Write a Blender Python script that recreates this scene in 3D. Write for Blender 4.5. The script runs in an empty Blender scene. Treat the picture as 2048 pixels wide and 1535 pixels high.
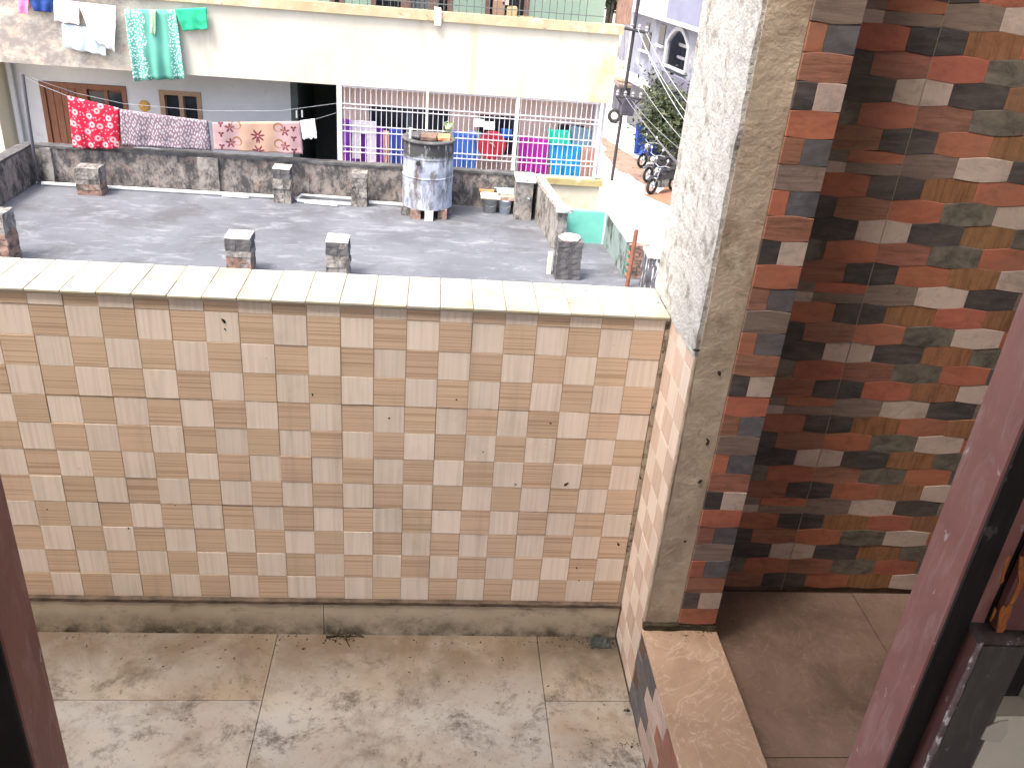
import bpy, math, random
from mathutils import Vector, Matrix, noise
random.seed(7)
scene = bpy.context.scene
COL = scene.collection

# ------------------------------------------------------------------ camera, sky, sun, exposure
W_REF, H_REF, F_PX = 2048.0, 1535.0, 1749.4
RX = Vector((0.9947909, 0.03653187, 0.09516553))     # world axes written in camera axes (right, down, forward)
RY = Vector((-0.066892, -0.47050725, 0.87985703))
RZ = Vector((0.07691889, -0.88163958, -0.46561265))
EYE = Vector((0.0, 0.0, 1.5))
cam_d = bpy.data.cameras.new('camera')
cam = bpy.data.objects.new('camera', cam_d)
COL.objects.link(cam)
cam_d.sensor_width = 36.0
cam_d.lens = 36.0 * F_PX / W_REF
cam_d.clip_start = 0.02
cam_d.clip_end = 2000.0
m3 = Matrix(((RX[0], -RX[1], -RX[2]), (RY[0], -RY[1], -RY[2]), (RZ[0], -RZ[1], -RZ[2])))
cam.matrix_world = Matrix.Translation(EYE) @ m3.to_4x4()
scene.camera = cam

SUN_EL, SUN_AZ = math.radians(62), math.radians(232)   # azimuth measured from +Y towards +X
world = bpy.data.worlds.new('World')
scene.world = world
world.use_nodes = True
wn = world.node_tree
sky = wn.nodes.new('ShaderNodeTexSky')
sky.sky_type = 'NISHITA'
sky.sun_disc = False
sky.sun_elevation = SUN_EL
sky.sun_rotation = SUN_AZ
sky.air_density = 1.0
sky.dust_density = 6.0
sky.ozone_density = 0.6
bg = wn.nodes['Background']
bg.inputs['Strength'].default_value = 0.15
wn.links.new(sky.outputs[0], bg.inputs['Color'])

sun_d = bpy.data.lights.new('sun', 'SUN')
sun_d.energy = 1.5
sun_d.angle = math.radians(14)
sun_d.color = (1.0, 0.965, 0.91)
sun = bpy.data.objects.new('sun', sun_d)
COL.objects.link(sun)
sdir = Vector((math.sin(SUN_AZ) * math.cos(SUN_EL), math.cos(SUN_AZ) * math.cos(SUN_EL), math.sin(SUN_EL)))
sun.rotation_euler = sdir.to_track_quat('Z', 'Y').to_euler()
sun.location = (-6, -3, 12)

vs = scene.view_settings
vs.view_transform = 'Standard'
vs.look = 'None'
vs.gamma = 1.0
vs.use_curve_mapping = False
vs.exposure = 1.8

# ------------------------------------------------------------------ survey helper: where a sight line meets a plane
def sight(px, py):
    d = Vector((px - W_REF / 2, py - H_REF / 2, F_PX))
    return Vector((RX.dot(d), RY.dot(d), RZ.dot(d)))
def at(px, py, X=None, Y=None, Z=None):
    d = sight(px, py)
    if Y is not None: t = (Y - EYE.y) / d.y
    elif Z is not None: t = (Z - EYE.z) / d.z
    else: t = (X - EYE.x) / d.x
    return EYE + d * t

# ------------------------------------------------------------------ mesh helpers
class G:
    def __init__(s): s.v, s.f = [], []
    def add(s, vs_, fs):
        n = len(s.v)
        s.v += [Vector(p) for p in vs_]
        s.f += [tuple(i + n for i in f) for f in fs]
        return s
    def box(s, x0, x1, y0, y1, z0, z1):
        return s.add([(x0,y0,z0),(x1,y0,z0),(x1,y1,z0),(x0,y1,z0),(x0,y0,z1),(x1,y0,z1),(x1,y1,z1),(x0,y1,z1)],
                     [(0,3,2,1),(4,5,6,7),(0,1,5,4),(1,2,6,5),(2,3,7,6),(3,0,4,7)])
    def cbox(s, x0, x1, y0, y1, z0, z1, c):
        # box with all twelve edges chamfered
        X, Y, Z = (x0, x1), (y0, y1), (z0, z1)
        n = {}; V = []
        for i in (0,1):
            for j in (0,1):
                for k in (0,1):
                    dx, dy, dz = (c if i == 0 else -c), (c if j == 0 else -c), (c if k == 0 else -c)
                    for a in range(3):
                        p = [X[i]+dx, Y[j]+dy, Z[k]+dz]; p[a] = (X[i], Y[j], Z[k])[a]
                        n[(i,j,k,a)] = len(V); V.append(p)
        F = []
        q = ((0,0),(1,0),(1,1),(0,1))
        for a in range(3):
            b, d = (a+1) % 3, (a+2) % 3
            for e in (0,1):
                idx = []
                for (u, w) in q:
                    ijk = [0,0,0]; ijk[a], ijk[b], ijk[d] = e, u, w
                    idx.append(n[tuple(ijk)+(a,)])
                F.append(tuple(idx) if e else tuple(idx[::-1]))
            # edges running along axis a
            for (u, w) in q:
                lo = [0,0,0]; hi = [0,0,0]
                lo[a], lo[b], lo[d] = 0, u, w; hi[a], hi[b], hi[d] = 1, u, w
                t = (n[tuple(lo)+(b,)], n[tuple(hi)+(b,)], n[tuple(hi)+(d,)], n[tuple(lo)+(d,)])
                F.append(t if (u == w) == False else t[::-1])
        for i in (0,1):
            for j in (0,1):
                for k in (0,1):
                    t = tuple(n[(i,j,k,a)] for a in range(3))
                    F.append(t if (i+j+k) % 2 else t[::-1])
        return s.add(V, F)
    def tube(s, pts, r, seg=8, cap=True):
        pts = [Vector(p) for p in pts]
        R = r if isinstance(r, (list, tuple)) else [r] * len(pts)
        base = len(s.v); up = None
        for i, p in enumerate(pts):
            t = (pts[min(i+1, len(pts)-1)] - pts[max(i-1, 0)]).normalized()
            if up is None:
                up = Vector((0,0,1)) if abs(t.z) < .9 else Vector((1,0,0))
            a = t.cross(up).normalized(); b = a.cross(t).normalized(); up = b
            for k in range(seg):
                an = 2*math.pi*k/seg
                s.v.append(p + (a*math.cos(an) + b*math.sin(an)) * R[i])
        for i in range(len(pts)-1):
            for k in range(seg):
                k2 = (k+1) % seg
                s.f.append((base+i*seg+k, base+(i+1)*seg+k, base+(i+1)*seg+k2, base+i*seg+k2))
        if cap:
            s.f.append(tuple(base+k for k in range(seg)))
            s.f.append(tuple(base+(len(pts)-1)*seg+k for k in range(seg))[::-1])
        return s
    def lathe(s, prof, c, seg=32, axis='Z', jit=0.0):
        base = len(s.v); c = Vector(c)
        for (r, h) in prof:
            for k in range(seg):
                an = 2*math.pi*k/seg
                rr = r
                if jit: rr += jit * noise.noise(Vector((math.cos(an)*2, math.sin(an)*2, h*4)))
                x, y = math.cos(an)*rr, math.sin(an)*rr
                p = {'Z': (x, y, h), 'Y': (x, h, y), 'X': (h, x, y)}[axis]
                s.v.append(c + Vector(p))
        for i in range(len(prof)-1):
            for k in range(seg):
                k2 = (k+1) % seg
                s.f.append((base+i*seg+k, base+i*seg+k2, base+(i+1)*seg+k2, base+(i+1)*seg+k))
        s.f.append(tuple(base+k for k in range(seg))[::-1])
        s.f.append(tuple(base+(len(prof)-1)*seg+k for k in range(seg)))
        return s
    def prism(s, poly, a0, a1, axis='Y'):
        # poly: list of 2-D points; extruded along axis from a0 to a1
        def mk(p, a): return {'Y': (p[0], a, p[1]), 'Z': (p[0], p[1], a), 'X': (a, p[0], p[1])}[axis]
        n = len(poly)
        V = [mk(p, a0) for p in poly] + [mk(p, a1) for p in poly]
        F = [tuple(range(n)), tuple(range(2*n-1, n-1, -1))]
        F += [(i, n+i, n+(i+1) % n, (i+1) % n) for i in range(n)]
        return s.add(V, F)
    def rough(s, x0, x1, y0, y1, z0, z1, step, amp, seed=0.0, fr=6.0, top_amp=0.0):
        # box cut into a grid whose shared points are pushed about by noise: hand-laid masonry or plaster
        nx, ny, nz = (max(1, int(round(abs(b-a)/step))) for a, b in ((x0,x1),(y0,y1),(z0,z1)))
        idx = {}
        def vid(i, j, k):
            key = (i,j,k)
            if key not in idx:
                p = Vector((x0+(x1-x0)*i/nx, y0+(y1-y0)*j/ny, z0+(z1-z0)*k/nz))
                d = noise.noise_vector(p*fr + Vector((seed, seed*1.7, -seed)))
                d2 = noise.noise_vector(p*fr*3.1 + Vector((seed, seed*1.7, -seed)))
                o = d*amp + d2*amp*.5
                if k == 0: o.z = 0
                if k == nz and top_amp: o.z += top_amp*noise.noise(p*fr*.6 + Vector((seed,3,1)))
                idx[key] = len(s.v); s.v.append(p+o)
            return idx[key]
        for i in range(nx):
            for j in range(ny):
                s.f.append((vid(i,j,0), vid(i,j+1,0), vid(i+1,j+1,0), vid(i+1,j,0)))
                s.f.append((vid(i,j,nz), vid(i+1,j,nz), vid(i+1,j+1,nz), vid(i,j+1,nz)))
        for i in range(nx):
            for k in range(nz):
                s.f.append((vid(i,0,k), vid(i+1,0,k), vid(i+1,0,k+1), vid(i,0,k+1)))
                s.f.append((vid(i,ny,k), vid(i,ny,k+1), vid(i+1,ny,k+1), vid(i+1,ny,k)))
        for j in range(ny):
            for k in range(nz):
                s.f.append((vid(0,j,k), vid(0,j,k+1), vid(0,j+1,k+1), vid(0,j+1,k)))
                s.f.append((vid(nx,j,k), vid(nx,j+1,k), vid(nx,j+1,k+1), vid(nx,j,k+1)))
        return s
    def shift(s, d):
        d = Vector(d); s.v = [p+d for p in s.v]; return s
    def turn(s, ang, c=(0,0,0)):
        c = Vector(c); M_ = Matrix.Rotation(ang, 3, 'Z')
        s.v = [M_ @ (p-c) + c for p in s.v]; return s

def thing(name, label, cat, loc, group=None):
    o = bpy.data.objects.new(name, None); COL.objects.link(o)
    o.empty_display_size = 0.1
    o.location = loc; o['label'] = label; o['category'] = cat
    if group: o['group'] = group
    return o
def wloc(o):
    v = Vector((0,0,0))
    while o is not None:
        v += Vector(o.location); o = o.parent
    return v
def obj(name, g, mat, parent=None, smooth=False, centre=None):
    if centre is None:
        xs = [p.x for p in g.v]; ys = [p.y for p in g.v]; zs = [p.z for p in g.v]
        centre = Vector(((min(xs)+max(xs))/2, (min(ys)+max(ys))/2, min(zs)))
    me = bpy.data.meshes.new(name)
    me.from_pydata([p-centre for p in g.v], [], g.f)
    me.validate(); me.update()
    if mat: me.materials.append(mat)
    if smooth:
        me.polygons.foreach_set('use_smooth', [True]*len(me.polygons))
    o = bpy.data.objects.new(name, me); COL.objects.link(o)
    o.location = centre
    if parent is not None:
        o.parent = parent; o.location = centre - wloc(parent)
    return o
def tag(o, label, cat, group=None):
    o['label'] = label; o['category'] = cat
    if group: o['group'] = group
    return o
def struct(o): o['kind'] = 'structure'; return o
def stuff(o): o['kind'] = 'stuff'; return o
def twin(src, loc_world, parent, mat=None):
    c = src.copy(); COL.objects.link(c); c.parent = parent
    c.location = Vector(loc_world) - (wloc(parent) if parent else Vector((0,0,0)))
    if mat is not None:
        c.material_slots[0].link = 'OBJECT'; c.material_slots[0].material = mat
    return c

# ------------------------------------------------------------------ materials
class NT:
    def __init__(s, name):
        s.m = bpy.data.materials.new(name); s.m.use_nodes = True
        s.t = s.m.node_tree; s.n = s.t.nodes
        s.b = s.n['Principled BSDF']
    def new(s, typ, **kw):
        nd = s.n.new(typ)
        for k, v in kw.items(): setattr(nd, k, v)
        return nd
    def lk(s, a, b): s.t.links.new(a, b)
    def coord(s, scale=(1,1,1), rnd=False, world=False):
        if world:
            src = s.new('ShaderNodeNewGeometry').outputs['Position']
        else:
            src = s.new('ShaderNodeTexCoord').outputs['Object']
        if rnd:
            oi = s.new('ShaderNodeObjectInfo')
            mu = s.new('ShaderNodeMath', operation='MULTIPLY'); mu.inputs[1].default_value = 37.0
            s.lk(oi.outputs['Random'], mu.inputs[0])
            ad = s.new('ShaderNodeVectorMath', operation='ADD')
            s.lk(src, ad.inputs[0]); s.lk(mu.outputs[0], ad.inputs[1]); src = ad.outputs[0]
        mp = s.new('ShaderNodeMapping'); mp.inputs['Scale'].default_value = scale
        s.lk(src, mp.inputs['Vector'])
        return mp.outputs[0]
    def flat(s, scale=1.0):
        x = s.new('ShaderNodeSeparateXYZ'); s.lk(s.coord(), x.inputs[0])
        c = s.new('ShaderNodeCombineXYZ'); s.lk(x.outputs[0], c.inputs[0]); s.lk(x.outputs[2], c.inputs[1])
        return c.outputs[0]
    def cells(s, vec, scale, randomness=1.0):
        vo = s.new('ShaderNodeTexVoronoi', voronoi_dimensions='2D')
        vo.inputs['Scale'].default_value = scale; vo.inputs['Randomness'].default_value = randomness
        s.lk(vec, vo.inputs['Vector']); return vo.outputs['Distance']
    def noise(s, vec, scale, detail=6, rough=.6, dist=0.0):
        nd = s.new('ShaderNodeTexNoise'); nd.inputs['Scale'].default_value = scale
        nd.inputs['Detail'].default_value = detail; nd.inputs['Roughness'].default_value = rough
        nd.inputs['Distortion'].default_value = dist
        s.lk(vec, nd.inputs['Vector']); return nd.outputs['Fac']
    def ramp(s, fac, stops, interp='LINEAR'):
        r = s.new('ShaderNodeValToRGB'); r.color_ramp.interpolation = interp
        el = r.color_ramp.elements
        while len(el) < len(stops): el.new(.5)
        for e, (p, c) in zip(el, stops):
            e.position = p
            e.color = (c[0], c[1], c[2], 1) if isinstance(c, (tuple, list)) else (c, c, c, 1)
        s.lk(fac, r.inputs[0]); return r.outputs[0]
    def mix(s, fac, a, b, mode='MIX'):
        mx = s.new('ShaderNodeMix', data_type='RGBA', blend_type=mode)
        if isinstance(fac, (int, float)): mx.inputs[0].default_value = fac
        else: s.lk(fac, mx.inputs[0])
        for i, v in ((6, a), (7, b)):
            if isinstance(v, (tuple, list)): mx.inputs[i].default_value = (v[0], v[1], v[2], 1)
            else: s.lk(v, mx.inputs[i])
        return mx.outputs[2]
    def math(s, op, a, b=None, clamp=False):
        nd = s.new('ShaderNodeMath', operation=op); nd.use_clamp = clamp
        for i, v in ((0, a), (1, b)):
            if v is None: continue
            if isinstance(v, (int, float)): nd.inputs[i].default_value = v
            else: s.lk(v, nd.inputs[i])
        return nd.outputs[0]
    def randval(s, col, amt, hue=0.0):
        oi = s.new('ShaderNodeObjectInfo')
        hsv = s.new('ShaderNodeHueSaturation')
        s.lk(s.math('ADD', s.math('MULTIPLY', oi.outputs['Random'], amt), 1 - amt/2), hsv.inputs['Value'])
        if hue:
            o2 = s.math('FRACT', s.math('MULTIPLY', oi.outputs['Random'], 17.3))
            s.lk(s.math('ADD', s.math('MULTIPLY', o2, hue), .5 - hue/2), hsv.inputs['Hue'])
        s.lk(col, hsv.inputs['Color']); return hsv.outputs[0]
    def bump(s, h, strength=.2, dist=.01):
        bp = s.new('ShaderNodeBump'); bp.inputs['Strength'].default_value = strength
        bp.inputs['Distance'].default_value = dist
        s.lk(h, bp.inputs['Height']); s.lk(bp.outputs[0], s.b.inputs['Normal'])
    def done(s, col, rough=.8, spec=.3):
        if isinstance(col, (tuple, list)): s.b.inputs['Base Color'].default_value = (*col, 1)
        else: s.lk(col, s.b.inputs['Base Color'])
        if isinstance(rough, (int, float)): s.b.inputs['Roughness'].default_value = rough
        else: s.lk(rough, s.b.inputs['Roughness'])
        s.b.inputs['Specular IOR Level'].default_value = spec
        return s.m

def surf(name, c1, c2, scale=4, rough=.85, stains=(), bump=.25, bscale=60, rnd=0.0, stretch=(1,1,1), spec=.3, lo=.35, hi=.65, bdist=.004):
    t = NT(name); v = t.coord(stretch, rnd=rnd > 0)
    col = t.ramp(t.noise(v, scale, 8, .65), [(lo, c1), (hi, c2)])
    for st in stains:
        c, sc, a, b = st[:4]; stv = st[4] if len(st) > 4 else (1,1,1)
        vv = t.coord(stv, rnd=rnd > 0)
        col = t.mix(t.ramp(t.noise(vv, sc, 8, .7, .3), [(a, 0.0), (b, 1.0)]), col, c)
    if rnd: col = t.randval(col, rnd)
    if bump: t.bump(t.noise(v, bscale, 5, .7), bump, bdist)
    return t.done(col, rough, spec)
def plain(name, c, rough=.5, spec=.4, var=.15, scale=14, metallic=0.0):
    t = NT(name); v = t.coord()
    col = t.ramp(t.noise(v, scale, 5, .6), [(.3, tuple(x*(1-var) for x in c)), (.7, tuple(min(1, x*(1+var)) for x in c))])
    t.b.inputs['Metallic'].default_value = metallic
    return t.done(col, rough, spec)

# ================================================================== MATERIALS OF THE BALCONY
def tile_mat(name, base, alt, stretch, scale, amount):
    t = NT(name)
    v = t.coord(stretch, rnd=True)
    f = t.noise(v, scale, 1.2, .5)
    col = t.ramp(f, [(.38, alt), (.48, base), (.66, tuple(min(1, x*1.05) for x in base))])
    cl = t.noise(t.coord((1,1,1), rnd=True), 9, 4, .6)
    col = t.mix(t.ramp(cl, [(.45, 0.0), (.85, amount)]), col, tuple(x*.72 for x in base))
    gr = t.noise(t.coord((1,1,.55), world=True), 3.2, 7, .68, .4)                    # grime that runs over the whole wall
    col = t.mix(t.ramp(gr, [(.56, 0.0), (.78, .45)]), col, (.34, .26, .18))
    sp = t.noise(t.coord((1,1,1), world=True), 46, 3, .5)
    col = t.mix(t.ramp(sp, [(.74, 0.0), (.8, .6)]), col, (.10, .075, .05))
    run = t.noise(t.coord((26,26,1.3), world=True), 1.0, 6, .65)
    col = t.mix(t.ramp(run, [(.57, 0.0), (.74, .38)]), col, (.36,.27,.19))                   # rain runs
    col = t.randval(col, .13, .008)
    t.bump(f, .12, .0012)
    return t.done(col, t.ramp(gr, [(.3, .34), (.8, .65)]), .45)
M_TL = tile_mat('pale cream ceramic', (.720, .605, .510), (.675, .560, .465), (150, 150, 5), 1.0, .25)
M_TLS = tile_mat('pinkish cream ceramic', (.60, .455, .365), (.53, .395, .31), (150, 150, 5), 1.0, .25)
M_TB = tile_mat('tan ribbed ceramic', (.590, .430, .305), (.430, .290, .195), (1.2, 1.2, 330), 1.0, .3)
M_GROUT = surf('tan grout', (.16, .115, .08), (.24, .175, .12), 14, .9, [((.05,.04,.03), 9, .55, .7)])
M_TGROUT = surf('wall tile grout', (.27,.19,.13), (.36,.26,.18), 14, .9, [((.06,.05,.035), 7, .56, .66)])
M_CORE = surf('wall core render', (.34, .27, .2), (.44, .36, .27), 6, .9)
M_COPE = surf('pale coping ceramic', (.47, .43, .36), (.56, .52, .45), 8, .4, [((.50,.42,.24), 7, .50, .68), ((.13,.10,.07), 30, .66, .72)], bump=.08, rnd=.08, spec=.45)
M_COPE2 = surf('cream coping ceramic', (.43, .385, .28), (.52, .475, .37), 8, .4, [((.40,.32,.16), 7, .50, .70), ((.13,.10,.07), 30, .70, .76)], bump=.08, rnd=.08, spec=.45, stretch=(2,2,2))
def skirting_mat():
    t = NT('dirty skirting tile'); v = t.coord((1,1,1), world=True)
    col = t.ramp(t.noise(v, 6, 8, .65), [(.3, (.390,.320,.230)), (.7, (.480,.410,.310))])
    col = t.mix(t.ramp(t.noise(t.coord((1,1,1.6), world=True), 11, 10, .78, .2), [(.54, 0.0), (.68, .8)]), col, (.11,.085,.06))
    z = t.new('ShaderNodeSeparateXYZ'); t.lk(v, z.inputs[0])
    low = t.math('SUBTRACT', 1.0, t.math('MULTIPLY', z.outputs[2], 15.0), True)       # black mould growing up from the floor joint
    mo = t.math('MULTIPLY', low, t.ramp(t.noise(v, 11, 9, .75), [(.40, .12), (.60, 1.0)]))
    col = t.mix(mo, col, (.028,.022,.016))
    t.bump(t.noise(v, 70, 5, .7), .2, .003)
    return t.done(col, .7, .3)
M_SKIRT = skirting_mat()
def floor_mat():
    t = NT('weathered beige floor tile'); v = t.coord((1,1,1), world=True)
    col = t.ramp(t.noise(v, 3.0, 8, .6, .6), [(.34, (.300,.228,.160)), (.5, (.400,.338,.258)), (.66, (.475,.430,.355))])
    col = t.mix(t.ramp(t.noise(t.coord((1,1.5,1), rnd=True), 2.3, 6, .6), [(.40, 0.0), (.60, .7)]), col, (.40,.395,.375))
    col = t.mix(t.ramp(t.noise(v, 5.5, 9, .75, .25), [(.50, 0.0), (.66, .75)]), col, (.175,.140,.098))
    col = t.mix(t.ramp(t.noise(v, 9, 10, .82, .3), [(.52, 0.0), (.64, .9)]), col, (.080,.068,.053))
    col = t.mix(t.ramp(t.noise(v, 70, 4, .7), [(.60, 0.0), (.70, .8)]), col, (.06,.045,.03))
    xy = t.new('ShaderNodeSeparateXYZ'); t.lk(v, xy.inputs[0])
    near = t.math('MULTIPLY', t.math('SUBTRACT', xy.outputs[1], 1.32), 5.5, True)     # browner towards the wall: shade there put into the colour
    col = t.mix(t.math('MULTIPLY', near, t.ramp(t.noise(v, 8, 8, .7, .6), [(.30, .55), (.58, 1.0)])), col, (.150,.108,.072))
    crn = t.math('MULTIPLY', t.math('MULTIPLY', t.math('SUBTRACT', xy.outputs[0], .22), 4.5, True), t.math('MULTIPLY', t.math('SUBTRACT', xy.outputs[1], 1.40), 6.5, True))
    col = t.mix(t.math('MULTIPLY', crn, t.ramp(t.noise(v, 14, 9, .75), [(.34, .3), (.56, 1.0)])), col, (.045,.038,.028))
    t.bump(t.noise(v, 90, 5, .7), .12, .002)
    return t.done(col, t.ramp(t.noise(v, 6, 6, .7), [(.3, .38), (.7, .75)]), .4)
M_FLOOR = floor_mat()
def marble(name, base, dark, vein, veins, dirt, rough):
    t = NT(name); v = t.coord((1,1,1), world=True)
    col = t.ramp(t.noise(v, 7, 8, .65, .8), [(.3, dark), (.66, base)])
    wv = t.noise(v, 5.5, 3, .5, 3.2)
    r = t.math('ABSOLUTE', t.math('SUBTRACT', wv, .5))
    col = t.mix(t.math('MULTIPLY', t.ramp(r, [(.0, 1.0), (.017, 0.0)]), veins), col, vein)
    wv2 = t.noise(v, 11, 3, .5, 2.5)
    r2 = t.math('ABSOLUTE', t.math('SUBTRACT', wv2, .52))
    col = t.mix(t.math('MULTIPLY', t.ramp(r2, [(.0, 1.0), (.010, 0.0)]), veins*.7), col, vein)
    col = t.mix(t.ramp(t.noise(v, 6, 9, .75, .5), [(.52, 0.0), (.75, dirt)]), col, tuple(x*.38 for x in base))
    t.bump(t.noise(v, 60, 4, .7), .06, .002)
    return t.done(col, rough, .45)
M_KERB = marble('veined beige marble tile', (.50,.350,.245), (.36,.245,.165), (.74,.62,.50), .38, .4, .30)
M_PASS = marble('brown marble floor tile', (.250,.172,.132), (.150,.098,.074), (.36,.27,.215), .30, .8, .34)
M_CEMENT = surf('cement render', (.42,.335,.250), (.55,.450,.345), 9, .95,
                [((.29,.210,.145), 6, .47, .66), ((.58,.49,.38), 18, .55, .70), ((.14,.10,.07), 30, .62, .72)], bump=.5, bscale=55, bdist=.006)
M_WHITEWASH = surf('rough whitewash', (.44,.425,.40), (.54,.53,.505), 16, .95, [((.27,.25,.22), 22, .52, .64), ((.20,.18,.155), 9, .60, .70), ((.66,.58,.38), 4, .62, .8)], bump=.9, bscale=42, bdist=.01)
M_HOUSE = surf('house cream plaster', (.68,.62,.50), (.78,.73,.62), 5, .9, [((.40,.36,.28), 7, .60, .72)], bump=.3)
M_CEIL = surf('white ceiling paint', (.72,.70,.66), (.78,.76,.72), 3, .9)

def brick_mat(name, c, lineup=(3,3,40), dark=.62, light=1.18, sheen=.55):
    t = NT(name); v = t.coord(lineup, rnd=True)
    f = t.noise(v, 2.2, 7, .68, .5)
    col = t.ramp(f, [(.34, tuple(x*dark for x in c)), (.50, c), (.64, tuple(min(1, x*light) for x in c))])
    f2 = t.noise(t.coord((1,1,1.6), rnd=True), 26, 9, .78, .6)
    col = t.mix(t.ramp(f2, [(.50, 0.0), (.66, .6)]), col, tuple(x*.48 for x in c))
    f3 = t.noise(t.coord((1,1,1), world=True), 4.5, 8, .7)
    col = t.mix(t.ramp(f3, [(.46, 0.0), (.70, .38)]), col, (.20,.155,.125))
    col = t.randval(col, .14, .014)
    t.bump(f, .3, .003)
    return t.done(col, sheen, .35)
B = {
 'red':   brick_mat('terracotta slip', (0.421,0.146,0.090), (5,5,14), .78, 1.12),
 'brown': brick_mat('red brown slate print', (0.316,0.140,0.095), (4,4,55)),
 'rust':  brick_mat('rust slate print', (0.294,0.138,0.068), (60,60,6)),
 'dark':  brick_mat('charcoal slate print', (0.072,0.062,0.062), (6,6,30), .6, 1.5),
 'blue':  brick_mat('blue grey slate print', (0.123,0.117,0.127), (8,8,14), .7, 1.3),
 'gray':  brick_mat('grey brown slate print', (0.238,0.175,0.145), (4,4,50), .75, 1.2),
 'green': brick_mat('green grey slate print', (0.158,0.138,0.113), (12,12,16), .5, 1.35),
 'beige': brick_mat('beige stone print', (0.554,0.435,0.376), (14,14,14), .92, 1.06),
}
M_BGROUT = surf('dark joint', (.11,.07,.05), (.17,.11,.08), 20, .9)
M_BJOINT = surf('pale joint', (.26,.20,.145), (.36,.28,.205), 20, .9)
def paint_mat(name, c, worn, chips, rough):
    t = NT(name); v = t.coord((1,1,1))
    col = t.ramp(t.noise(v, 18, 6, .6), [(.3, tuple(x*.86 for x in c)), (.7, tuple(x*1.12 for x in c))])
    col = t.mix(t.ramp(t.noise(t.coord((5,5,1.2)), 12, 8, .7, .8), [(.50, 0.0), (.68, .6)]), col, worn)
    col = t.mix(t.ramp(t.noise(t.coord((2,2,1)), 34, 4, .6), [(.66, 0.0), (.70, chips)]), col, (.62,.52,.48))
    t.bump(t.noise(t.coord((1,1,.5)), 120, 4, .6), .12, .002)
    return t.done(col, rough, .4)
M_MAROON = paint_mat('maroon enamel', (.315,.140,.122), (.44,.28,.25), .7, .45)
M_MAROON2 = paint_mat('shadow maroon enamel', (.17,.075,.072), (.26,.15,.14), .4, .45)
M_BLACK = paint_mat('shade black jamb paint', (.012,.010,.010), (.03,.024,.024), .1, .6)  # near-black for the jamb faces in shade, the darkness held in the colour
M_LEAD = paint_mat('dark grey undercoat', (.082,.074,.070), (.15,.135,.128), .5, .55)
M_RAWWOOD = surf('raw orange wood', (.34,.105,.032), (.50,.18,.06), 60, .8, [((.10,.05,.03), 90, .56, .64)], stretch=(6,6,1))
M_CHIP = surf('chipped pale filler', (.55,.50,.42), (.68,.63,.55), 20, .9)
M_LITTER = surf('black leaf litter', (.018,.013,.009), (.06,.042,.026), 60, .95)
M_MOSS = surf('dry moss and grit', (.025,.022,.012), (.09,.07,.04), 50, .95)

# ================================================================== BALCONY FLOOR
X_COL0, X_COL1, Y_COL0, Y_COL1 = .471, .633, 1.377, 1.702
Y_PAR = 1.562
fl = struct(obj('balcony_floor', G().box(-2.6, X_COL0, .61, Y_PAR + .06, -.12, -.012), M_GROUT))
for (x0, x1, ys) in ((-2.148, -1.541, (.61, .97, 1.556)), (-1.541, -.934, (.61, 1.12, 1.556)), (-.934, -.327, (.61, .75, 1.357, 1.556)),
                     (-.327, .280, (.61, .94, 1.556)), (.280, X_COL0, (.61, .75, 1.357, 1.556))):
    for a, b in zip(ys[:-1], ys[1:]):
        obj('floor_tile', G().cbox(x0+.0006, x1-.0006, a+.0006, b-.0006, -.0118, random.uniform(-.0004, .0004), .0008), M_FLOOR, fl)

# ================================================================== CHECKERED PARAPET
par = thing('parapet_wall', 'waist-high balcony parapet covered in cream and tan checkered tiles', 'parapet', (-1.06, 1.634, 0))
PC = .0637; PR = .0640; XL = -.1095; Z0 = .1005
core_g = G().box(-2.6, X_COL0, Y_PAR+.0022, 1.703, -.1, .8285)
obj('wall_core', core_g, M_TGROUT, par)
def square(w, h, d=.0035, axis='Y'):
    # ceramic square with eased edges, front face towards -Y (or -X), back open to the bed
    c = .0003
    g = G()
    a, b = w/2 - .0004, h - .0008
    z0 = .0004
    V = [(-a, d, z0), (a, d, z0), (a, d, z0+b), (-a, d, z0+b),
         (-a, c, z0), (a, c, z0), (a, c, z0+b), (-a, c, z0+b),
         (-a+c, 0, z0+c), (a-c, 0, z0+c), (a-c, 0, z0+b-c), (-a+c, 0, z0+b-c)]
    if axis == 'X': V = [(p[1], -p[0], p[2]) for p in V]
    F = [(8,9,10,11), (4,5,9,8), (5,6,10,9), (6,7,11,10), (7,4,8,11), (0,1,5,4), (1,2,6,5), (2,3,7,6), (3,0,4,7), (3,2,1,0)]
    return g.add(V, F)
M0 = Vector((0,0,0))
proto = {}
def put_square(name, key, w, h, axis, loc, mat, parent):
    k = (name, round(w,4), round(h,4), axis)
    if k not in proto:
        o = obj(name, square(w, h, axis=axis), mat, parent, centre=M0)
        o.location = Vector(loc) - wloc(parent)
        o.material_slots[0].link = 'OBJECT'; o.material_slots[0].material = mat
        proto[k] = o; return o
    return twin(proto[k], loc, parent, mat)
for k in range(-16, 9):
    for i in range(0, 12):
        light = (k - i + 1) % 2 == 0
        h = PR if i < 11 else .8285 - (Z0 + 11*PR)
        jx = random.uniform(-.0003, .0003); jy = random.uniform(-.0009, .0004)
        put_square('tile', 0, PC, h, 'Y', (XL + (k+.5)*PC + jx, Y_PAR + jy, Z0 + i*PR), M_TL if light else M_TB, par)
far_l, far_b = G(), G()
for k in range(-39, -16):
    for i in range(0, 12):
        h = PR if i < 11 else .8285 - (Z0 + 11*PR)
        s = square(PC, h).shift((XL + (k+.5)*PC, Y_PAR, Z0 + i*PR))
        tgt = far_l if (k - i + 1) % 2 == 0 else far_b
        tgt.add(s.v, s.f)
stuff(obj('tile_field', far_l, M_TL, par)); stuff(obj('tile_field', far_b, M_TB, par))
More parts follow.
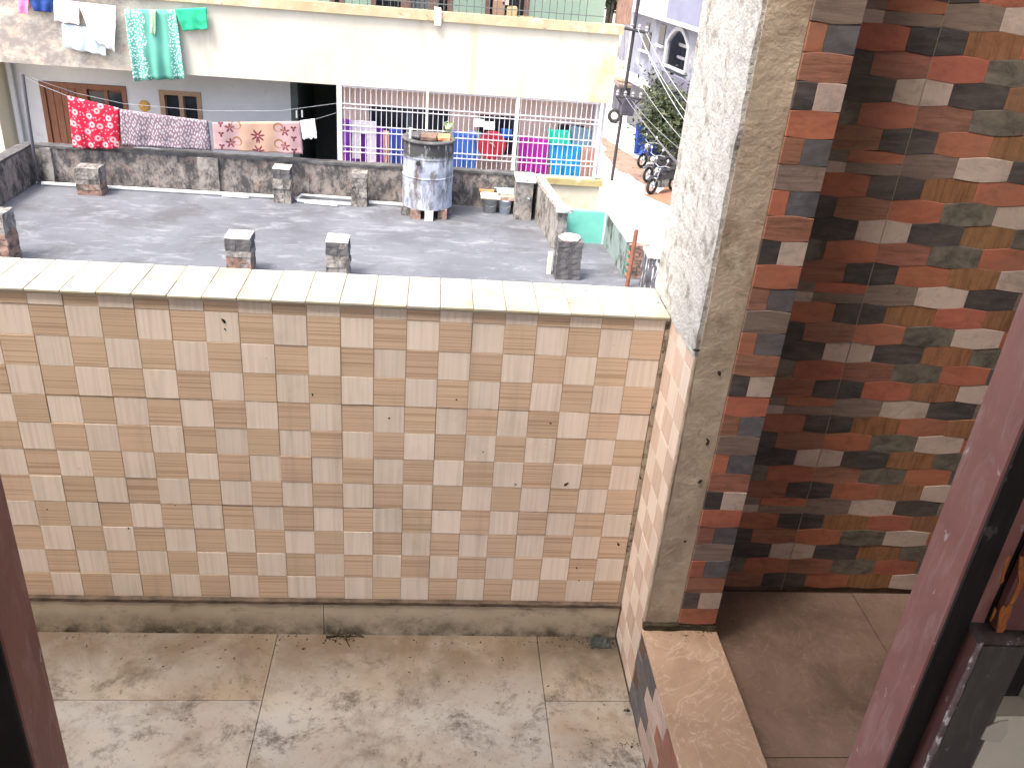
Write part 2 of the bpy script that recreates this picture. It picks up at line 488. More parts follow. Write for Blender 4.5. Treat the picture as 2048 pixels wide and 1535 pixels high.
for i in (4, 8):
    obj('tile_joint', G().rough(-1.15, XL+9*PC, Y_PAR-.0004, Y_PAR+.003, Z0+i*PR-.0008, Z0+i*PR+.0008, .012, .0005, i, 60), surf('dirty tile joint', (.17,.115,.075), (.26,.18,.12), 14, .95, [((.03,.027,.02), 7, .50, .60)]), par)
for k in (-12, -6, 0, 6):
    obj('tile_joint', G().rough(XL+k*PC-.0007, XL+k*PC+.0007, Y_PAR-.0004, Y_PAR+.003, Z0+.001, .828, .012, .0004, k, 60), M_TGROUT, par)
# grout strip in the corner, next to the pillar
obj('corner_joint', G().rough(XL+9*PC+.001, X_COL0+.004, Y_PAR-.001, Y_PAR+.008, Z0, .828, .03, .0015, 2.0, 20), surf('mouldy corner mortar', (.36,.28,.2), (.47,.38,.28), 12, .95, [((.06,.045,.03), 22, .50, .62)], bump=.4), par)
# skirting with a shadow joint above it
xs = [-2.6, -1.44, -.22, X_COL0]
for a, b in zip(xs[:-1], xs[1:]):
    obj('skirting_tile', G().cbox(a+.0004, b-.0004, Y_PAR-.010, Y_PAR+.005, -.003, .0935, .0015), M_SKIRT, par)
obj('joint_strip', G().rough(-1.3, X_COL0, Y_PAR-.0125, Y_PAR+.006, .0925, .1010, .012, .0016, 5, 40), surf('black joint dirt', (.05,.037,.027), (.14,.10,.07), 30, .95), par)
# coping: two courses of squares, laid flat, over a bedding
obj('coping_bed', G().box(-2.6, X_COL0, Y_PAR-.004, 1.705, .8285, .8325), M_COPE2, par)
cp = {}
for k in range(-21, 9):
    for r in range(2):
        a0, a1 = (Y_PAR-.008, Y_PAR+.0645) if r == 0 else (Y_PAR+.0645, 1.708)
        x0, x1 = XL+k*PC, XL+(k+1)*PC
        if k == 8: x1 = X_COL0 - .001
        key = (r, k == 8)
        mt = M_COPE if (k+r) % 2 else M_COPE2
        if key not in cp:
            o = obj('coping_tile', G().cbox(x0+.0006, x1-.0006, a0+.0006, a1-.0006, .8326, .8385, .0012), mt, par)
            o.material_slots[0].link = 'OBJECT'; o.material_slots[0].material = mt
            cp[key] = (o, (x0+x1)/2)
        else:
            o, xm = cp[key]
            c = twin(o, wloc(o) + Vector(((x0+x1)/2 - xm, 0, random.uniform(-.0006, .0006))), par, mt)
obj('coping_slab', G().cbox(-2.6, XL-21*PC, Y_PAR-.008, 1.708, .8326, .8385, .0012), M_COPE, par)
# side parapet closing the far end of the balcony
lp = thing('parapet_wall', 'short tiled parapet closing the left end of the balcony', 'parapet', (-2.68, 1.15, 0))
obj('wall_core', G().box(-2.76, -2.601, .62, 1.705, -.1, .83), M_TL, lp)

# ================================================================== PILLAR, tile strip, side tiles
pil = thing('pillar', 'tall cement pillar with a tiled front strip beside the parapet', 'pillar', ((X_COL0+X_COL1)/2, 1.54, .0))
obj('pillar_core', G().rough(X_COL0+.008, X_COL1-.008, Y_COL0, Y_COL1, -.1, 3.1, .03, .0016, 1.0, 14), M_CEMENT, pil, smooth=False)
obj('whitewashed_side', G().rough(X_COL0, X_COL0+.010, Y_COL0+.002, Y_COL1-.002, .8355, 3.1, .022, .0022, 4.0, 22), M_WHITEWASH, pil)
# side tiles below the coping line, facing the balcony
for jn, (ya, yb) in enumerate(((1.379, 1.4355), (1.4355, 1.4992), (1.4992, 1.557))):
    for i in range(-2, 12):
        z0 = Z0 + i*PR
        h = PR
        if i == -2: z0, h = .0015, Z0 - PR - .0015
        if i == 11: h = .0305
        light = (jn + i) % 2 == 0
        put_square('side_tile', 0, yb-ya, h, 'X', (X_COL0+.002+random.uniform(-.0004,.0004), (ya+yb)/2, z0), M_TL if light else M_TLS, pil)
obj('corner_trim', G().tube([(X_COL0+.005, Y_COL0+.004, .20), (X_COL0+.005, Y_COL0+.004, .836)], .0045, 8), M_CEMENT, pil)
#obj('side_cap', G().rough(X_COL0-.003, X_COL0+.012, Y_COL0-.004, Y_PAR+.004, .8405, .868, .012, .0012, 3, 30), M_WHITEWASH, pil)

def hexbrick(w, h, bl, d=.0045, half=0):
    # barrel-shaped brick slip, face towards -Y, origin at centre; half = -1 left half, +1 right half
    g = .00025; a = w/2 - g
    lo, mid = h/2 - bl - g, h/2 + bl - g
    if half == 0: P = [(-a,-lo), (-a/2,-(lo+mid)/2-.0004), (0,-mid), (a/2,-(lo+mid)/2-.0004), (a,-lo), (a,lo), (a/2,(lo+mid)/2+.0004), (0,mid), (-a/2,(lo+mid)/2+.0004), (-a,lo)]
    elif half < 0: P = [(-a,-lo), (-a/2,-(lo+mid)/2), (-.001,-mid), (-.001,mid), (-a/2,(lo+mid)/2), (-a,lo)]
    else: P = [(.001,-mid), (a/2,-(lo+mid)/2), (a,-lo), (a,lo), (a/2,(lo+mid)/2), (.001,mid)]
    n = len(P); c = .0006
    cx = sum(p[0] for p in P)/n
    Q = [(cx + (p[0]-cx)*(1-2*c/w), p[1]*(1-2*c/h)) for p in P]
    V = [(p[0], 0, p[1]) for p in P] + [(p[0], -d+c, p[1]) for p in P] + [(q[0], -d, q[1]) for q in Q]
    F = [tuple(range(2*n, 3*n)), tuple(range(n))[::-1]]
    for i in range(n):
        j = (i+1) % n
        F += [(i, j, n+j, n+i), (n+i, n+j, 2*n+j, 2*n+i)]
    return G().add(V, F)
bp = {}
def put_brick(w, h, bl, half, loc, mat, parent, axis='Y'):
    k = (round(w,4), round(h,4), bl, half, axis)
    if k not in bp:
        g = hexbrick(w, h, bl, half=half)
        if axis == 'X': g.v = [Vector((p.y, -p.x, p.z)) for p in g.v]
        o = obj('brick', g, mat, parent, centre=M0)
        o.location = Vector(loc) - wloc(parent)
        o.material_slots[0].link = 'OBJECT'; o.material_slots[0].material = mat
        bp[k] = o; return o
    return twin(bp[k], loc, parent, mat)
# strip of cut slips on the pillar's front
SX0, SX1, RH = .546, .626, .2545/6
obj('strip_bed', G().box(SX0, SX1-.001, Y_COL0-.0035, Y_COL0+.02, .205, 1.75), M_BGROUT, pil)
seq = [('dark','beige',.42), ('red',None,0), ('brown','blue',.42), ('gray',None,0), ('red','blue',.36), ('brown',None,0)]
for r in range(-1, 36):
    z = 1.297 + 6*RH - (r)*RH
    if z < .215 or z > 1.74: continue
    a, b, s = seq[r % 6]
    yy = Y_COL0 - .003 + random.uniform(-.0006, .0006)
    if b is None:
        put_brick(SX1-SX0, RH, .0016, 0, ((SX0+SX1)/2, yy, z), B[a], pil)
    else:
        m = SX0 + (SX1-SX0)*s
        put_brick(m-SX0, RH, .0004, 0, ((SX0+m)/2, yy, z), B[a], pil)
        put_brick(SX1-m, RH, .0004, 0, ((m+SX1)/2, yy, z), B[b], pil)
obj('mortar_foot', G().rough(X_COL0+.002, X_COL1-.004, Y_COL0-.010, Y_COL0+.01, .197, .212, .012, .003, 9, 40), M_MOSS, pil)

# ================================================================== KERB between wet balcony and passage
ke = thing('kerb', 'low kerb topped with veined beige marble at the foot of the pillar', 'kerb', (.552, 1.0, 0))
obj('kerb_core', G().box(X_COL0+.008, X_COL1-.006, .61, Y_COL0-.001, -.1, .188), M_CORE, ke)
for a, b in ((.61, .99), (.99, Y_COL0-.002)):
    obj('top_slab', G().cbox(X_COL0-.001, X_COL1, a+.0008, b-.0008, .1885, .1975, .0018), M_KERB, ke)
obj('side_bed', G().box(X_COL0+.003, X_COL0+.0075, .62, Y_COL0-.002, .002, .188), M_BGROUT, ke)
kc = ['blue','gray','red','beige','green','gray','brown','blue','red','gray']
n = 0
for row in range(4):
    zc = .0255 + row*.0455
    for j in range(8):
        yc = 1.324 - j*.0985 - (row % 2)*.049
        if yc < .68: continue
        put_brick(.098, .0455, .0035, 0, (X_COL0+.0035, yc, zc), B[kc[(row*3 + j*2 + n) % 10]], ke, 'X'); n += 1

# ================================================================== PASSAGE with the brick-tiled wall
pf = struct(obj('passage_floor', G().box(X_COL1+.003, 2.4, .61, 1.56, -.1, .146), M_GROUT))
for (x0, x1) in ((X_COL1+.003, 1.02), (1.02, 1.62), (1.62, 2.4)):
    for (a, b) in ((.61, 1.083), (1.083, 1.545)):
        obj('floor_tile', G().cbox(x0+.0008, x1-.0008, a+.0008, b-.0008, .1462, .155+random.uniform(-.0003,.0003), .0008), M_PASS, pf)
bw = thing('brick_tile_wall', 'dark passage wall clad in red, brown, charcoal and beige brick tiles', 'wall', (1.4, 1.62, .155))
obj('wall_core', G().box(X_COL1-.002, 2.4, 1.5535, 1.70, .0, 3.1), M_BGROUT, bw)
XB, BW_ = .848, .105
rows = {
 0: {-3:'dark',-2:'beige',-1:'gray',0:'gray',1:'beige',2:'dark',3:'gray',4:'rust'},
 1: {-2:'rust',-1:'red',0:'dark',1:'rust',2:'red',3:'rust',4:'dark'},
 2: {-3:'gray',-2:'dark',-1:'brown',0:'red',1:'green',2:'beige',3:'red',4:'brown'},
 3: {-2:'red',-1:'dark',0:'beige',1:'dark',2:'rust',3:'green',4:'red'},
 4: {-3:'beige',-2:'green',-1:'red',0:'brown',1:'green',2:'red',3:'blue',4:'beige'},
 5: {-2:'gray',-1:'brown',0:'dark',1:'red',2:'rust',3:'beige',4:'gray'},
}
joint_g = G()
for k in range(-1, 6):
    for j in range(6):
        z = .2715 + .2545*k + (3-j)*RH
        if z < .17 or z > 1.66: continue
        for nn, cname in rows[j].items():
            xc = XB + BW_*(nn + (.5 if j % 2 == 0 else 0))
            if xc + BW_/2 < .60: continue
            yy = 1.5535 + random.uniform(-.0008, .0008)
            if xc - BW_/2 < X_COL1 - .03: pass
            if j % 2 == 1 and nn == 0:
                put_brick(BW_, RH, .0026, -1, (xc, yy, z), B[cname], bw)
                put_brick(BW_, RH, .0026, 1, (xc, yy, z), B[cname], bw)
            elif j == 0 and nn < 0:
                up = {'gray':'red','beige':'gray','dark':'brown'}[cname]
                put_brick(BW_, RH/2, .0006, 0, (xc, yy, z+RH/4), B[up], bw)
                put_brick(BW_, RH/2, .0006, 0, (xc, yy, z-RH/4), B[cname], bw)
            else:
                put_brick(BW_, RH, .0026, 0, (xc, yy, z), B[cname], bw)
obj('vertical_joint', G().box(XB-.0007, XB+.0007, 1.5492, 1.5534, .158, 1.66), M_BJOINT, bw)
rest = surf('brick tile beyond', (.16,.08,.06), (.26,.14,.10), 9, .7, [((.05,.045,.045), 11, .5, .55), ((.36,.29,.25), 8, .63, .66)], stretch=(3,3,8))
obj('upper_cladding', G().box(X_COL1, 2.4, 1.549, 1.5534, 1.668, 3.1), rest, bw)
obj('side_cladding', G().box(1.345, 2.4, 1.549, 1.5534, .156, 1.667), rest, bw)
pe = tag(obj('passage_end_wall', G().box(2.4, 2.55, .61, 1.70, -.1, 3.1), M_HOUSE), 'plain plaster wall closing the far right end of the passage', 'wall')

# ================================================================== HOUSE: room shell, roof slab, wall with the doorway
Y_ROOF = 0.66
struct(obj('room_floor', G().box(-3, 3, -3.2, .60, -.1, .02), M_PASS))
roof = struct(obj('roof_slab', G().box(-3, 3, -3.2, Y_ROOF, 3.1, 3.25), M_CEIL))
struct(obj('passage_ceiling', G().box(X_COL0, 3, Y_ROOF+.001, 1.76, 3.1, 3.25), M_CEIL))
hw = thing('house_wall', 'cream plastered house wall around the maroon doorway', 'wall', (0, .53, .02))
obj('wall_panel', G().box(-3, -.418, .44, .609, .021, 3.099), M_HOUSE, hw)
obj('wall_panel', G().rough(.5230, 3, .5262, .609, .021, .9, .2, .0, 1).box(.5605, 3, .5263, .609, .9001, 3.099), M_HOUSE, hw)
obj('added_beam', G().box(X_COL0+.01, X_COL1-.01, .6095, 1.375, 2.98, 3.099), M_CEIL, hw)  # unseen beam, added to keep sky light off the passage
obj('lintel', G().box(-.4175, .5595, .44, .609, 2.15, 3.099), M_HOUSE, hw)
rw = tag(obj('room_wall', G().box(-3.15, -3.001, -3.2, .609, .021, 3.1).box(3.001, 3.15, -3.2, .609, .021, 3.1).box(-3, 3, -3.35, -3.201, .021, 1.0).box(-3, -1.6, -3.35, -3.201, 1.0001, 3.1).box(1.6, 3, -3.35, -3.201, 1.0001, 3.1), M_HOUSE), 'plain walls of the room behind the doorway, with a light opening added at the back', 'wall')  # back wall left open above the sill, added to let sky light in

fr = thing('door_frame', 'worn maroon door frame with chipped paint around the view', 'door frame', (.06, .56, .02))
# right jamb: stop, rebate, casing
ZT = 2.149
obj('jamb', G().cbox(.455, .4945, .549, .604, .021, ZT, .0022), M_MAROON, fr)
obj('shade_facing', G().box(.4562, .4779, .5462, .5489, .021, ZT), M_BLACK, fr)  # black plate over the inward jamb face, painting in its shade
obj('rebate', G().cbox(.4952, .5595, .5495, .606, .021, ZT, .0015), M_BLACK, fr)
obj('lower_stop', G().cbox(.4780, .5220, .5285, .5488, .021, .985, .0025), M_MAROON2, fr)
obj('lower_stop_edge', G().rough(.4772, .4800, .5262, .5300, .021, .988, .012, .0012, 8, 90), surf('scuffed white edge', (.15,.10,.10), (.30,.24,.23), 60, .5, [((.75,.73,.70), 45, .54, .60)]), fr)
obj('stop_end', G().rough(.4775, .5225, .5270, .5488, .9855, .990, .006, .0014, 3, 60), surf('scuffed end', (.05,.038,.036), (.11,.09,.085), 50, .8, [((.5,.46,.44), 60, .60, .66)]), fr)
obj('casing', G().cbox(.4805, .5215, .5258, .5284, .021, .984, .0008), M_LEAD, fr)
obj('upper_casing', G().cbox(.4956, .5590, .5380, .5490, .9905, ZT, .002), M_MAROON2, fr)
def splinter(pts):
    P = [at(a, b, Y=.5375) for a, b in pts]
    obj('splinter', G().prism([(p.x, p.z) for p in P], .5366, .5381), M_RAWWOOD, fr)
splinter([(1991,1272),(1995,1246),(1998,1222),(2005,1209),(2012,1214),(2016,1207),(2024,1210),(2020,1228),(2013,1240),(2011,1254),(2001,1266),(1996,1263)])
splinter([(2018,1206),(2029,1184),(2037,1160),(2036,1138),(2040,1110),(2046,1113),(2045,1140),(2049,1146),(2044,1170),(2033,1192),(2024,1207)])
splinter([(2001,1166),(2004,1146),(2010,1122),(2019,1111),(2015,1126),(2009,1142),(2006,1160)])
splinter([(1980,1240),(1986,1225),(1990,1214),(1992,1218),(1987,1231)])
obj('filler_patch', G().prism([(p.x, p.z) for p in [at(a, b, Y=.5257) for a, b in ((1960,1475),(1972,1452),(1998,1440),(2016,1438),(2014,1462),(2000,1482),(1975,1480))]], .5246, .5259), M_CHIP, fr)
# left jamb
obj('jamb', G().cbox(-.3725, -.335, .552, .606, .021, ZT, .0022), M_MAROON, fr)
obj('shade_facing', G().box(-.3849, -.3362, .5492, .5519, .021, ZT), M_BLACK, fr)  # matching plate on the left, shade likewise in its colour
obj('rebate', G().cbox(-.4172, -.3732, .5525, .6065, .021, ZT, .0015), M_BLACK, fr)
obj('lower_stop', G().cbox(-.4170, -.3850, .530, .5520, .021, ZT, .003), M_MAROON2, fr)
obj('casing', G().cbox(-.4170, -.3980, .500, .5295, .021, ZT, .002), M_LEAD, fr)
obj('head', G().cbox(-.335+.0005, .4545, .553, .605, 2.10, ZT, .002), M_MAROON, fr)

# ================================================================== LITTER
def crumbs(spots, seed, zfun):
    rnd = random.Random(seed); g = G()
    for (x, y, n_, sp, sz) in spots:
        for _ in range(n_):
            px_, py_ = x + rnd.gauss(0, sp), y + rnd.gauss(0, sp*.5)
            if py_ > Y_PAR-.012 or (px_ > X_COL0-.004 and px_ < X_COL0+.01): continue
            if px_ < X_COL0 and px_ > X_COL0-.004: continue
            l = sz*rnd.uniform(.4, 1.6); a = rnd.uniform(0, 3.14); w = l*rnd.uniform(.15, .5)
            z = zfun(px_) ; h = l*rnd.uniform(.15, .5)
            ca, sa = math.cos(a), math.sin(a)
            P = [(-l,0,0),(0,-w,0),(l,0,0),(0,w,0),(rnd.uniform(-.3,.3)*l,0,h)]
            g.add([(px_+p[0]*ca-p[1]*sa, py_+p[0]*sa+p[1]*ca, z+p[2]) for p in P], [(0,1,4),(1,2,4),(2,3,4),(3,0,4),(3,2,1,0)])
    return g
zf = lambda x: .0006 if x < X_COL0 else (.198 if x < X_COL1 else .1556)
sp = [(.435,1.535,150,.022,.0032), (.40,1.545,90,.03,.0026), (-.16,1.548,90,.02,.0028), (-.19,1.53,14,.01,.0035), (.30,1.545,80,.04,.002), (-.55,1.545,60,.09,.0028), (0.1,1.547,70,.12,.0026),
      (.459,1.33,24,.004,.0022), (.452,1.24,26,.012,.003), (-.31,1.545,40,.05,.003), (-.75,1.548,30,.05,.003)]
r_ = random.Random(5)
for _ in range(70): sp.append((r_.uniform(-.8,.46), r_.uniform(1.1,1.54), 1, .01, r_.uniform(.001,.0034)))
sp += [(.55,1.364,50,.03,.0018), (.61,1.366,30,.012,.0024), (.70,1.50,14,.03,.002), (.70,1.42,7,.03,.002), (.82,1.535,22,.03,.002), (.8,1.3,7,.1,.002)]
lit = stuff(obj('leaf_litter', crumbs(sp, 3, zf), M_LITTER))
lit['label'] = 'black leaf litter and grit swept into the corners of the balcony floor'
# mud and insect spots on the tiles and the pillar front
sg = G()
def spot(px_, py_, r, Y=None, X=None):
    p = at(px_, py_, Y=Y) if Y is not None else at(px_, py_, X=X)
    rr = random.Random(int(px_*7+py_))
    nrm = Vector((0,-1,0)) if Y is not None else Vector((-1,0,0))
    u = Vector((1,0,0)) if Y is not None else Vector((0,1,0))
    ring = []
    a0 = rr.uniform(0, 3.1); st = rr.uniform(1.2, 2.4)
    for q in range(7):
        an = q*2*math.pi/7
        dx, dz = math.cos(an)*r*st*rr.uniform(.6,1.1), math.sin(an)*r*rr.uniform(.6,1.1)
        ring.append(p + u*(dx*math.cos(a0)-dz*math.sin(a0)) + Vector((0,0,dx*math.sin(a0)+dz*math.cos(a0))) + nrm*.0002)
    ring.append(p + nrm*r*.6)
    sg.add(ring, [(q, (q+1) % 7, 7) for q in range(7)] + [tuple(range(7))[::-1]])
for s_ in ((447,642,.0042),(778,836,.0022),(913,799,.002),(966,903,.0018),(625,789,.002),(450,658,.0018),(1132,968,.0035),(1031,968,.002),(257,1056,.002),(94,1018,.0018),(1158,1160,.002),(1153,1135,.0022),(1237,1088,.003),(902,620,.0015),(350,1010,.0015),(1101,846,.0018)):
    spot(s_[0], s_[1], s_[2], Y=Y_PAR-.0005)
for s_ in ((1438,745,.004),(1415,886,.0035),(1400,963,.004),(1392,700,.004),(1370,1082,.003),(1416,880,.003)):
    spot(s_[0], s_[1], s_[2], Y=Y_COL0-.0015)
for s_ in ((1326,703,.0022),(1306,814,.002),(1281,955,.0022),(1256,1092,.0024),(1262,1047,.0018)):
    spot(s_[0], s_[1], s_[2], Y=Y_PAR-.002)
for s_ in ((1172,580,.0035),(1139,594,.003),(1317,604,.003),(1140,604,.002)):
    p = at(s_[0], s_[1], Z=.840)
    sg.add([(p.x+math.cos(q)*s_[2], p.y+math.sin(q)*s_[2]*.7, .8388) for q in range(6)] + [(p.x, p.y, .8405)], [(q, (q+1) % 6, 6) for q in range(6)])
mu = stuff(obj('mud_spots', sg, M_LITTER)); mu['label'] = 'dark mud and insect spots on the tiles and pillar'

# crumpled scrap in the corner and a twig by the skirting
def crumple(x0, x1, y0, y1, h, seed):
    g = G().rough(x0, x1, y0, y1, .0012, h, .006, .0, 1)
    for p in g.v:
        if p.z > .002:
            e = min((p.x-x0), (x1-p.x), (p.y-y0), (y1-p.y)); e = max(0, min(1, e/.012))
            p.z = .002 + (h-.002)*e*(.45+.8*abs(noise.noise(p*55+Vector((seed,0,0)))))
        d_ = noise.noise_vector(Vector((p.x, p.y, 0))*70); p.x += d_.x*.006; p.y += d_.y*.004
    return g
tag(obj('plastic_scrap', crumple(.405, .455, 1.515, 1.546, .022, 2), surf('dark green plastic', (.018,.022,.02), (.05,.056,.05), 40, .6)), 'crumpled dark green plastic scrap in the corner below the tiled pillar side', 'scrap')
tag(obj('twig', G().tube([(-.215,1.540,.003),(-.190,1.546,.006),(-.172,1.543,.004),(-.150,1.547,.010),(-.128,1.541,.004)], [.0022,.0028,.0025,.002,.0012], 6).tube([(-.172,1.543,.005),(-.165,1.525,.004),(-.158,1.512,.003)], [.0022,.0016,.001], 6).tube([(-.190,1.546,.006),(-.182,1.549,.018)], .0014, 5), M_LITTER), 'bent black twig lying against the skirting', 'twig')

# ================================================================== NEIGHBOUR'S FLAT ROOF
ZR = -3.2
def deck_mat():
    t = NT('weathered roof screed'); v = t.coord((1,1,1), world=True)
    col = t.ramp(t.noise(v, .8, 8, .6, .4), [(.3, (.084,.089,.104)), (.7, (.130,.139,.160))])
    col = t.mix(t.ramp(t.noise(t.coord((1,2.6,1), world=True), 1.6, 9, .72, 1.0), [(.52, 0.0), (.68, .8)]), col, (.235,.245,.27))
    col = t.mix(t.ramp(t.noise(v, 1.1, 7, .7, .6), [(.50, 0.0), (.66, .65)]), col, (.062,.062,.066))
    col = t.mix(t.ramp(t.noise(v, 9, 6, .7), [(.62, 0.0), (.75, .5)]), col, (.06,.056,.052))
    t.bump(t.noise(v, 20, 6, .7), .3, .01)
    return t.done(col, .8, .35)
M_DECK = deck_mat()
def mould_wall(name, base, base2, dark, amt=.5, pink=True):
    t = NT(name); v = t.coord((1,1,1), world=True)
    col = t.ramp(t.noise(v, 3.5, 8, .65, .5), [(.3, base), (.7, base2)])
    if pink: col = t.mix(t.ramp(t.noise(v, 4.2, 6, .6), [(.55, 0.0), (.68, .7)]), col, (.27,.18,.15))
    col = t.mix(t.ramp(t.noise(t.coord((1.6,1.6,1), world=True), 2.8, 10, .80, .15), [(amt, 0.0), (amt+.12, .92)]), col, dark)
    col = t.mix(t.ramp(t.noise(v, 14, 6, .7), [(.60, 0.0), (.7, .7)]), col, tuple(x*.8 for x in dark))
    t.bump(t.noise(v, 26, 6, .7), .5, .015)
    return t.done(col, .95, .2)
M_MOULD = mould_wall('mouldy parapet render', (.205,.178,.160), (.30,.268,.245), (.052,.052,.055), .44)
M_MOULD2 = mould_wall('mouldy grey render', (.235,.215,.195), (.32,.30,.28), (.068,.064,.060), .46, False)
M_MOULDTOP = surf('black algae capping', (.055,.054,.056), (.12,.118,.12), 5, .95, [((.24,.23,.22), 8, .6, .72)], bump=.5, bscale=20, bdist=.02)
M_BRICKRAW = surf('weathered clay brick', (.23,.135,.105), (.33,.215,.170), 9, .95, [((.075,.066,.06), 5, .46, .60), ((.30,.27,.25), 7, .56, .66)], bump=.6, bscale=30, rnd=.2, bdist=.012)
M_CAPPALE = surf('pale cement cap', (.52,.48,.42), (.66,.62,.56), 9, .9, [((.30,.22,.18), 9, .54, .66)])
nb = thing('flat_roof_house', 'low neighbouring house with a bare grey flat roof and mouldy parapets', 'house', (-1.9, 10, -6.2))
obj('roof_deck', G().rough(-7.0, 3.30, 3.2, 15.85, ZR-.15, ZR, 1.0, .0, 0), M_DECK, nb)
obj('house_wall', G().box(-7.15, 3.28, 3.25, 15.95, -6.2, ZR-.151), M_MOULD2, nb)
ZP = -2.555
obj('parapet', G().rough(-7.15, 1.72, 15.851, 16.03, ZR, ZP-.03, .16, .012, 3, 3), M_MOULD, nb)
obj('parapet_cap', G().rough(-7.16, 1.73, 15.835, 16.05, ZP-.03, ZP+.01, .10, .012, 5, 6), M_MOULDTOP, nb)
lw = G().rough(-7.22, -7.03, 3.2, 15.85, ZR-.05, ZP-.03, .2, .012, 9, 3)
obj('parapet', lw, M_MOULD, nb)
obj('parapet_cap', G().rough(-7.235, -7.015, 3.2, 15.83, ZP-.03, ZP+.01, .16, .012, 2, 5), M_MOULDTOP, nb)
# piers standing against the far parapet
for px_ in (94, 405, 425):
    p = at(px_, 366 + px_*.06, Z=ZR)
    obj('pier', G().rough(p.x-.09, p.x+.09, 15.79, 15.85, ZR, ZP-.03, .07, .010, px_, 6), M_MOULD2, nb)
# right-hand parapet running towards the viewer, with a white coping and an end pier
def slanted(p0, p1, th, z0, z1, step, amp, seed):
    L = (Vector(p1)-Vector(p0)); ang = math.atan2(L.y, L.x); ln = L.length
    g = G().rough(0, ln, 0, th, z0, z1, step, amp, seed, 5)
    g.turn(ang); return g.shift((p0[0], p0[1], 0))
M_COPWHITE = surf('white painted coping', (.42,.45,.43), (.56,.59,.57), 9, .8, [((.17,.30,.26), 6, .50, .64), ((.10,.09,.08), 12, .56, .66)])
obj('parapet', slanted((1.97, 13.62), (1.745, 15.75), .17, ZR, -2.545, .12, .010, 4).shift((.17, 0, 0)), M_MOULD2, nb)
obj('coping', slanted((1.985, 13.60), (1.765, 15.70), .10, -2.544, -2.485, .12, .006, 6).shift((.14, 0, 0)), M_COPWHITE, nb)
obj('coping_end', G().rough(1.94, 2.20, 13.54, 13.68, -2.543, -2.475, .05, .008, 8), M_COPWHITE, nb)
obj('corner_pier', G().rough(1.42, 1.72, 15.18, 15.62, ZR, -2.52, .08, .010, 8), M_MOULD2, nb)
obj('pier_cap', G().rough(1.40, 1.76, 15.15, 15.66, -2.519, -2.46, .06, .010, 3), M_COPWHITE, nb)
M_TURQ = surf('turquoise limewash', (.125,.44,.36), (.17,.50,.42), 3, .85, [((.24,.55,.48), 3, .6, .75), ((.16,.24,.21), 8, .68, .78)])
M_TURQPALE = surf('pale turquoise limewash', (.17,.225,.215), (.25,.305,.295), 5, .9, [((.05,.05,.048), 3.2, .51, .62, (1,1,.5)), ((.13,.34,.29), 5, .62, .75)])
obj('stair_wall', G().rough(2.145, 2.83, 14.08, 14.20, ZR-.6, -2.66, .1, .004, 7), M_TURQ, nb)
obj('stair_wall_edge', G().box(2.832, 2.90, 14.06, 14.215, ZR-.6, -2.64), surf('pale edge paint', (.5,.66,.62), (.62,.76,.72), 6, .8), nb)
obj('stair_wall', slanted((2.945, 12.62), (2.875, 14.05), .02, ZR, -2.66, .12, .005, 3), M_TURQPALE, nb)
obj('stair_wall_back', slanted((2.975, 12.625), (2.905, 14.05), -.0, ZR, -2.68, .2, .0, 3) if False else G().rough(2.95, 3.10, 12.62, 14.05, ZR, -2.68, .14, .006, 13), M_TURQ, nb)
obj('stair_coping', slanted((2.925, 12.60), (2.855, 14.07), -.15, -2.659, -2.61, .1, .006, 5), M_COPWHITE, nb)
for r in range(9):
    for c in range(2):
        z = ZR + .005 + r*.0585
        x0 = 2.955 + c*.165 + (.04 if r % 2 else 0)
        obj('brick', G().rough(x0, min(x0+.158, 3.29), 12.50, 12.617, z, z+.052, .05, .004, r*3+c, 14), M_BRICKRAW, nb)
obj('stair_floor', G().box(2.2, 3.3, 14.21, 15.7, ZR-.5, ZR-.45), M_CAPPALE, nb)

# ------------------------------------------------------------------ stub pillars left for a future storey
def stub(px_, top, foot, wx, wd, seed, label, kind, cap=True, lean=0.0):
    x, y = foot
    t = thing('stub_pillar', label, 'stub pillar', (x, y, ZR), 'masonry stub pillars on the flat roof')
    h = top - ZR
    n = max(3, int(h/.085)); hh = h/n
    mat = {'brick': M_BRICKRAW, 'mould': M_MOULD2, 'black': M_MOULDTOP}[kind]
    obj('shaft_core', G().rough(x-wx/2+.012, x+wx/2-.012, y-wd/2+.012, y+wd/2-.012, ZR, top-.01, .09, .006, seed, 6), M_MOULD2, t)
    for i in range(n):
        z0 = ZR + i*hh
        dx = random.uniform(-.006, .006); dy = random.uniform(-.006, .006); k = random.uniform(.97, 1.02)
        if i >= n-2 and cap: m_ = M_MOULDTOP
        elif i >= n-3 and kind == 'brick': m_ = M_MOULD2
        else: m_ = mat
        split = random.uniform(-.12, .12)*wx
        obj('brick', G().rough(x-wx/2*k+dx, x+split-.0008, y-wd/2*k+dy, y+wd/2*k+dy, z0+.001, z0+hh-.001, .05, .010, seed+i, 9), m_, t)
        obj('brick', G().rough(x+split+.0008, x+wx/2*k+dx, y-wd/2*k+dy+.004, y+wd/2*k+dy, z0+.001, z0+hh-.001, .05, .010, seed+i+20, 9), m_, t)
    if cap:
        obj('cap', G().rough(x-wx/2+.002, x+wx/2-.002, y-wd/2+.002, y+wd/2-.002, top-.004, top+.022, .06, .006, seed+3, 8), M_CAPPALE, t)
    return t
stub(0, -2.665, (-2.71, 12.02), .35, .33, 1, 'brick stub pillar with a pale cap, left one of the near pair', 'brick')
stub(0, -2.645, (-1.345, 12.02), .315, .32, 2, 'mouldy grey stub pillar with a pale cap, right one of the near pair', 'mould')
stub(0, -2.50, (-5.99, 12.05), .40, .36, 3, 'crumbling brick stub pillar at the left edge of the photo', 'brick', False)
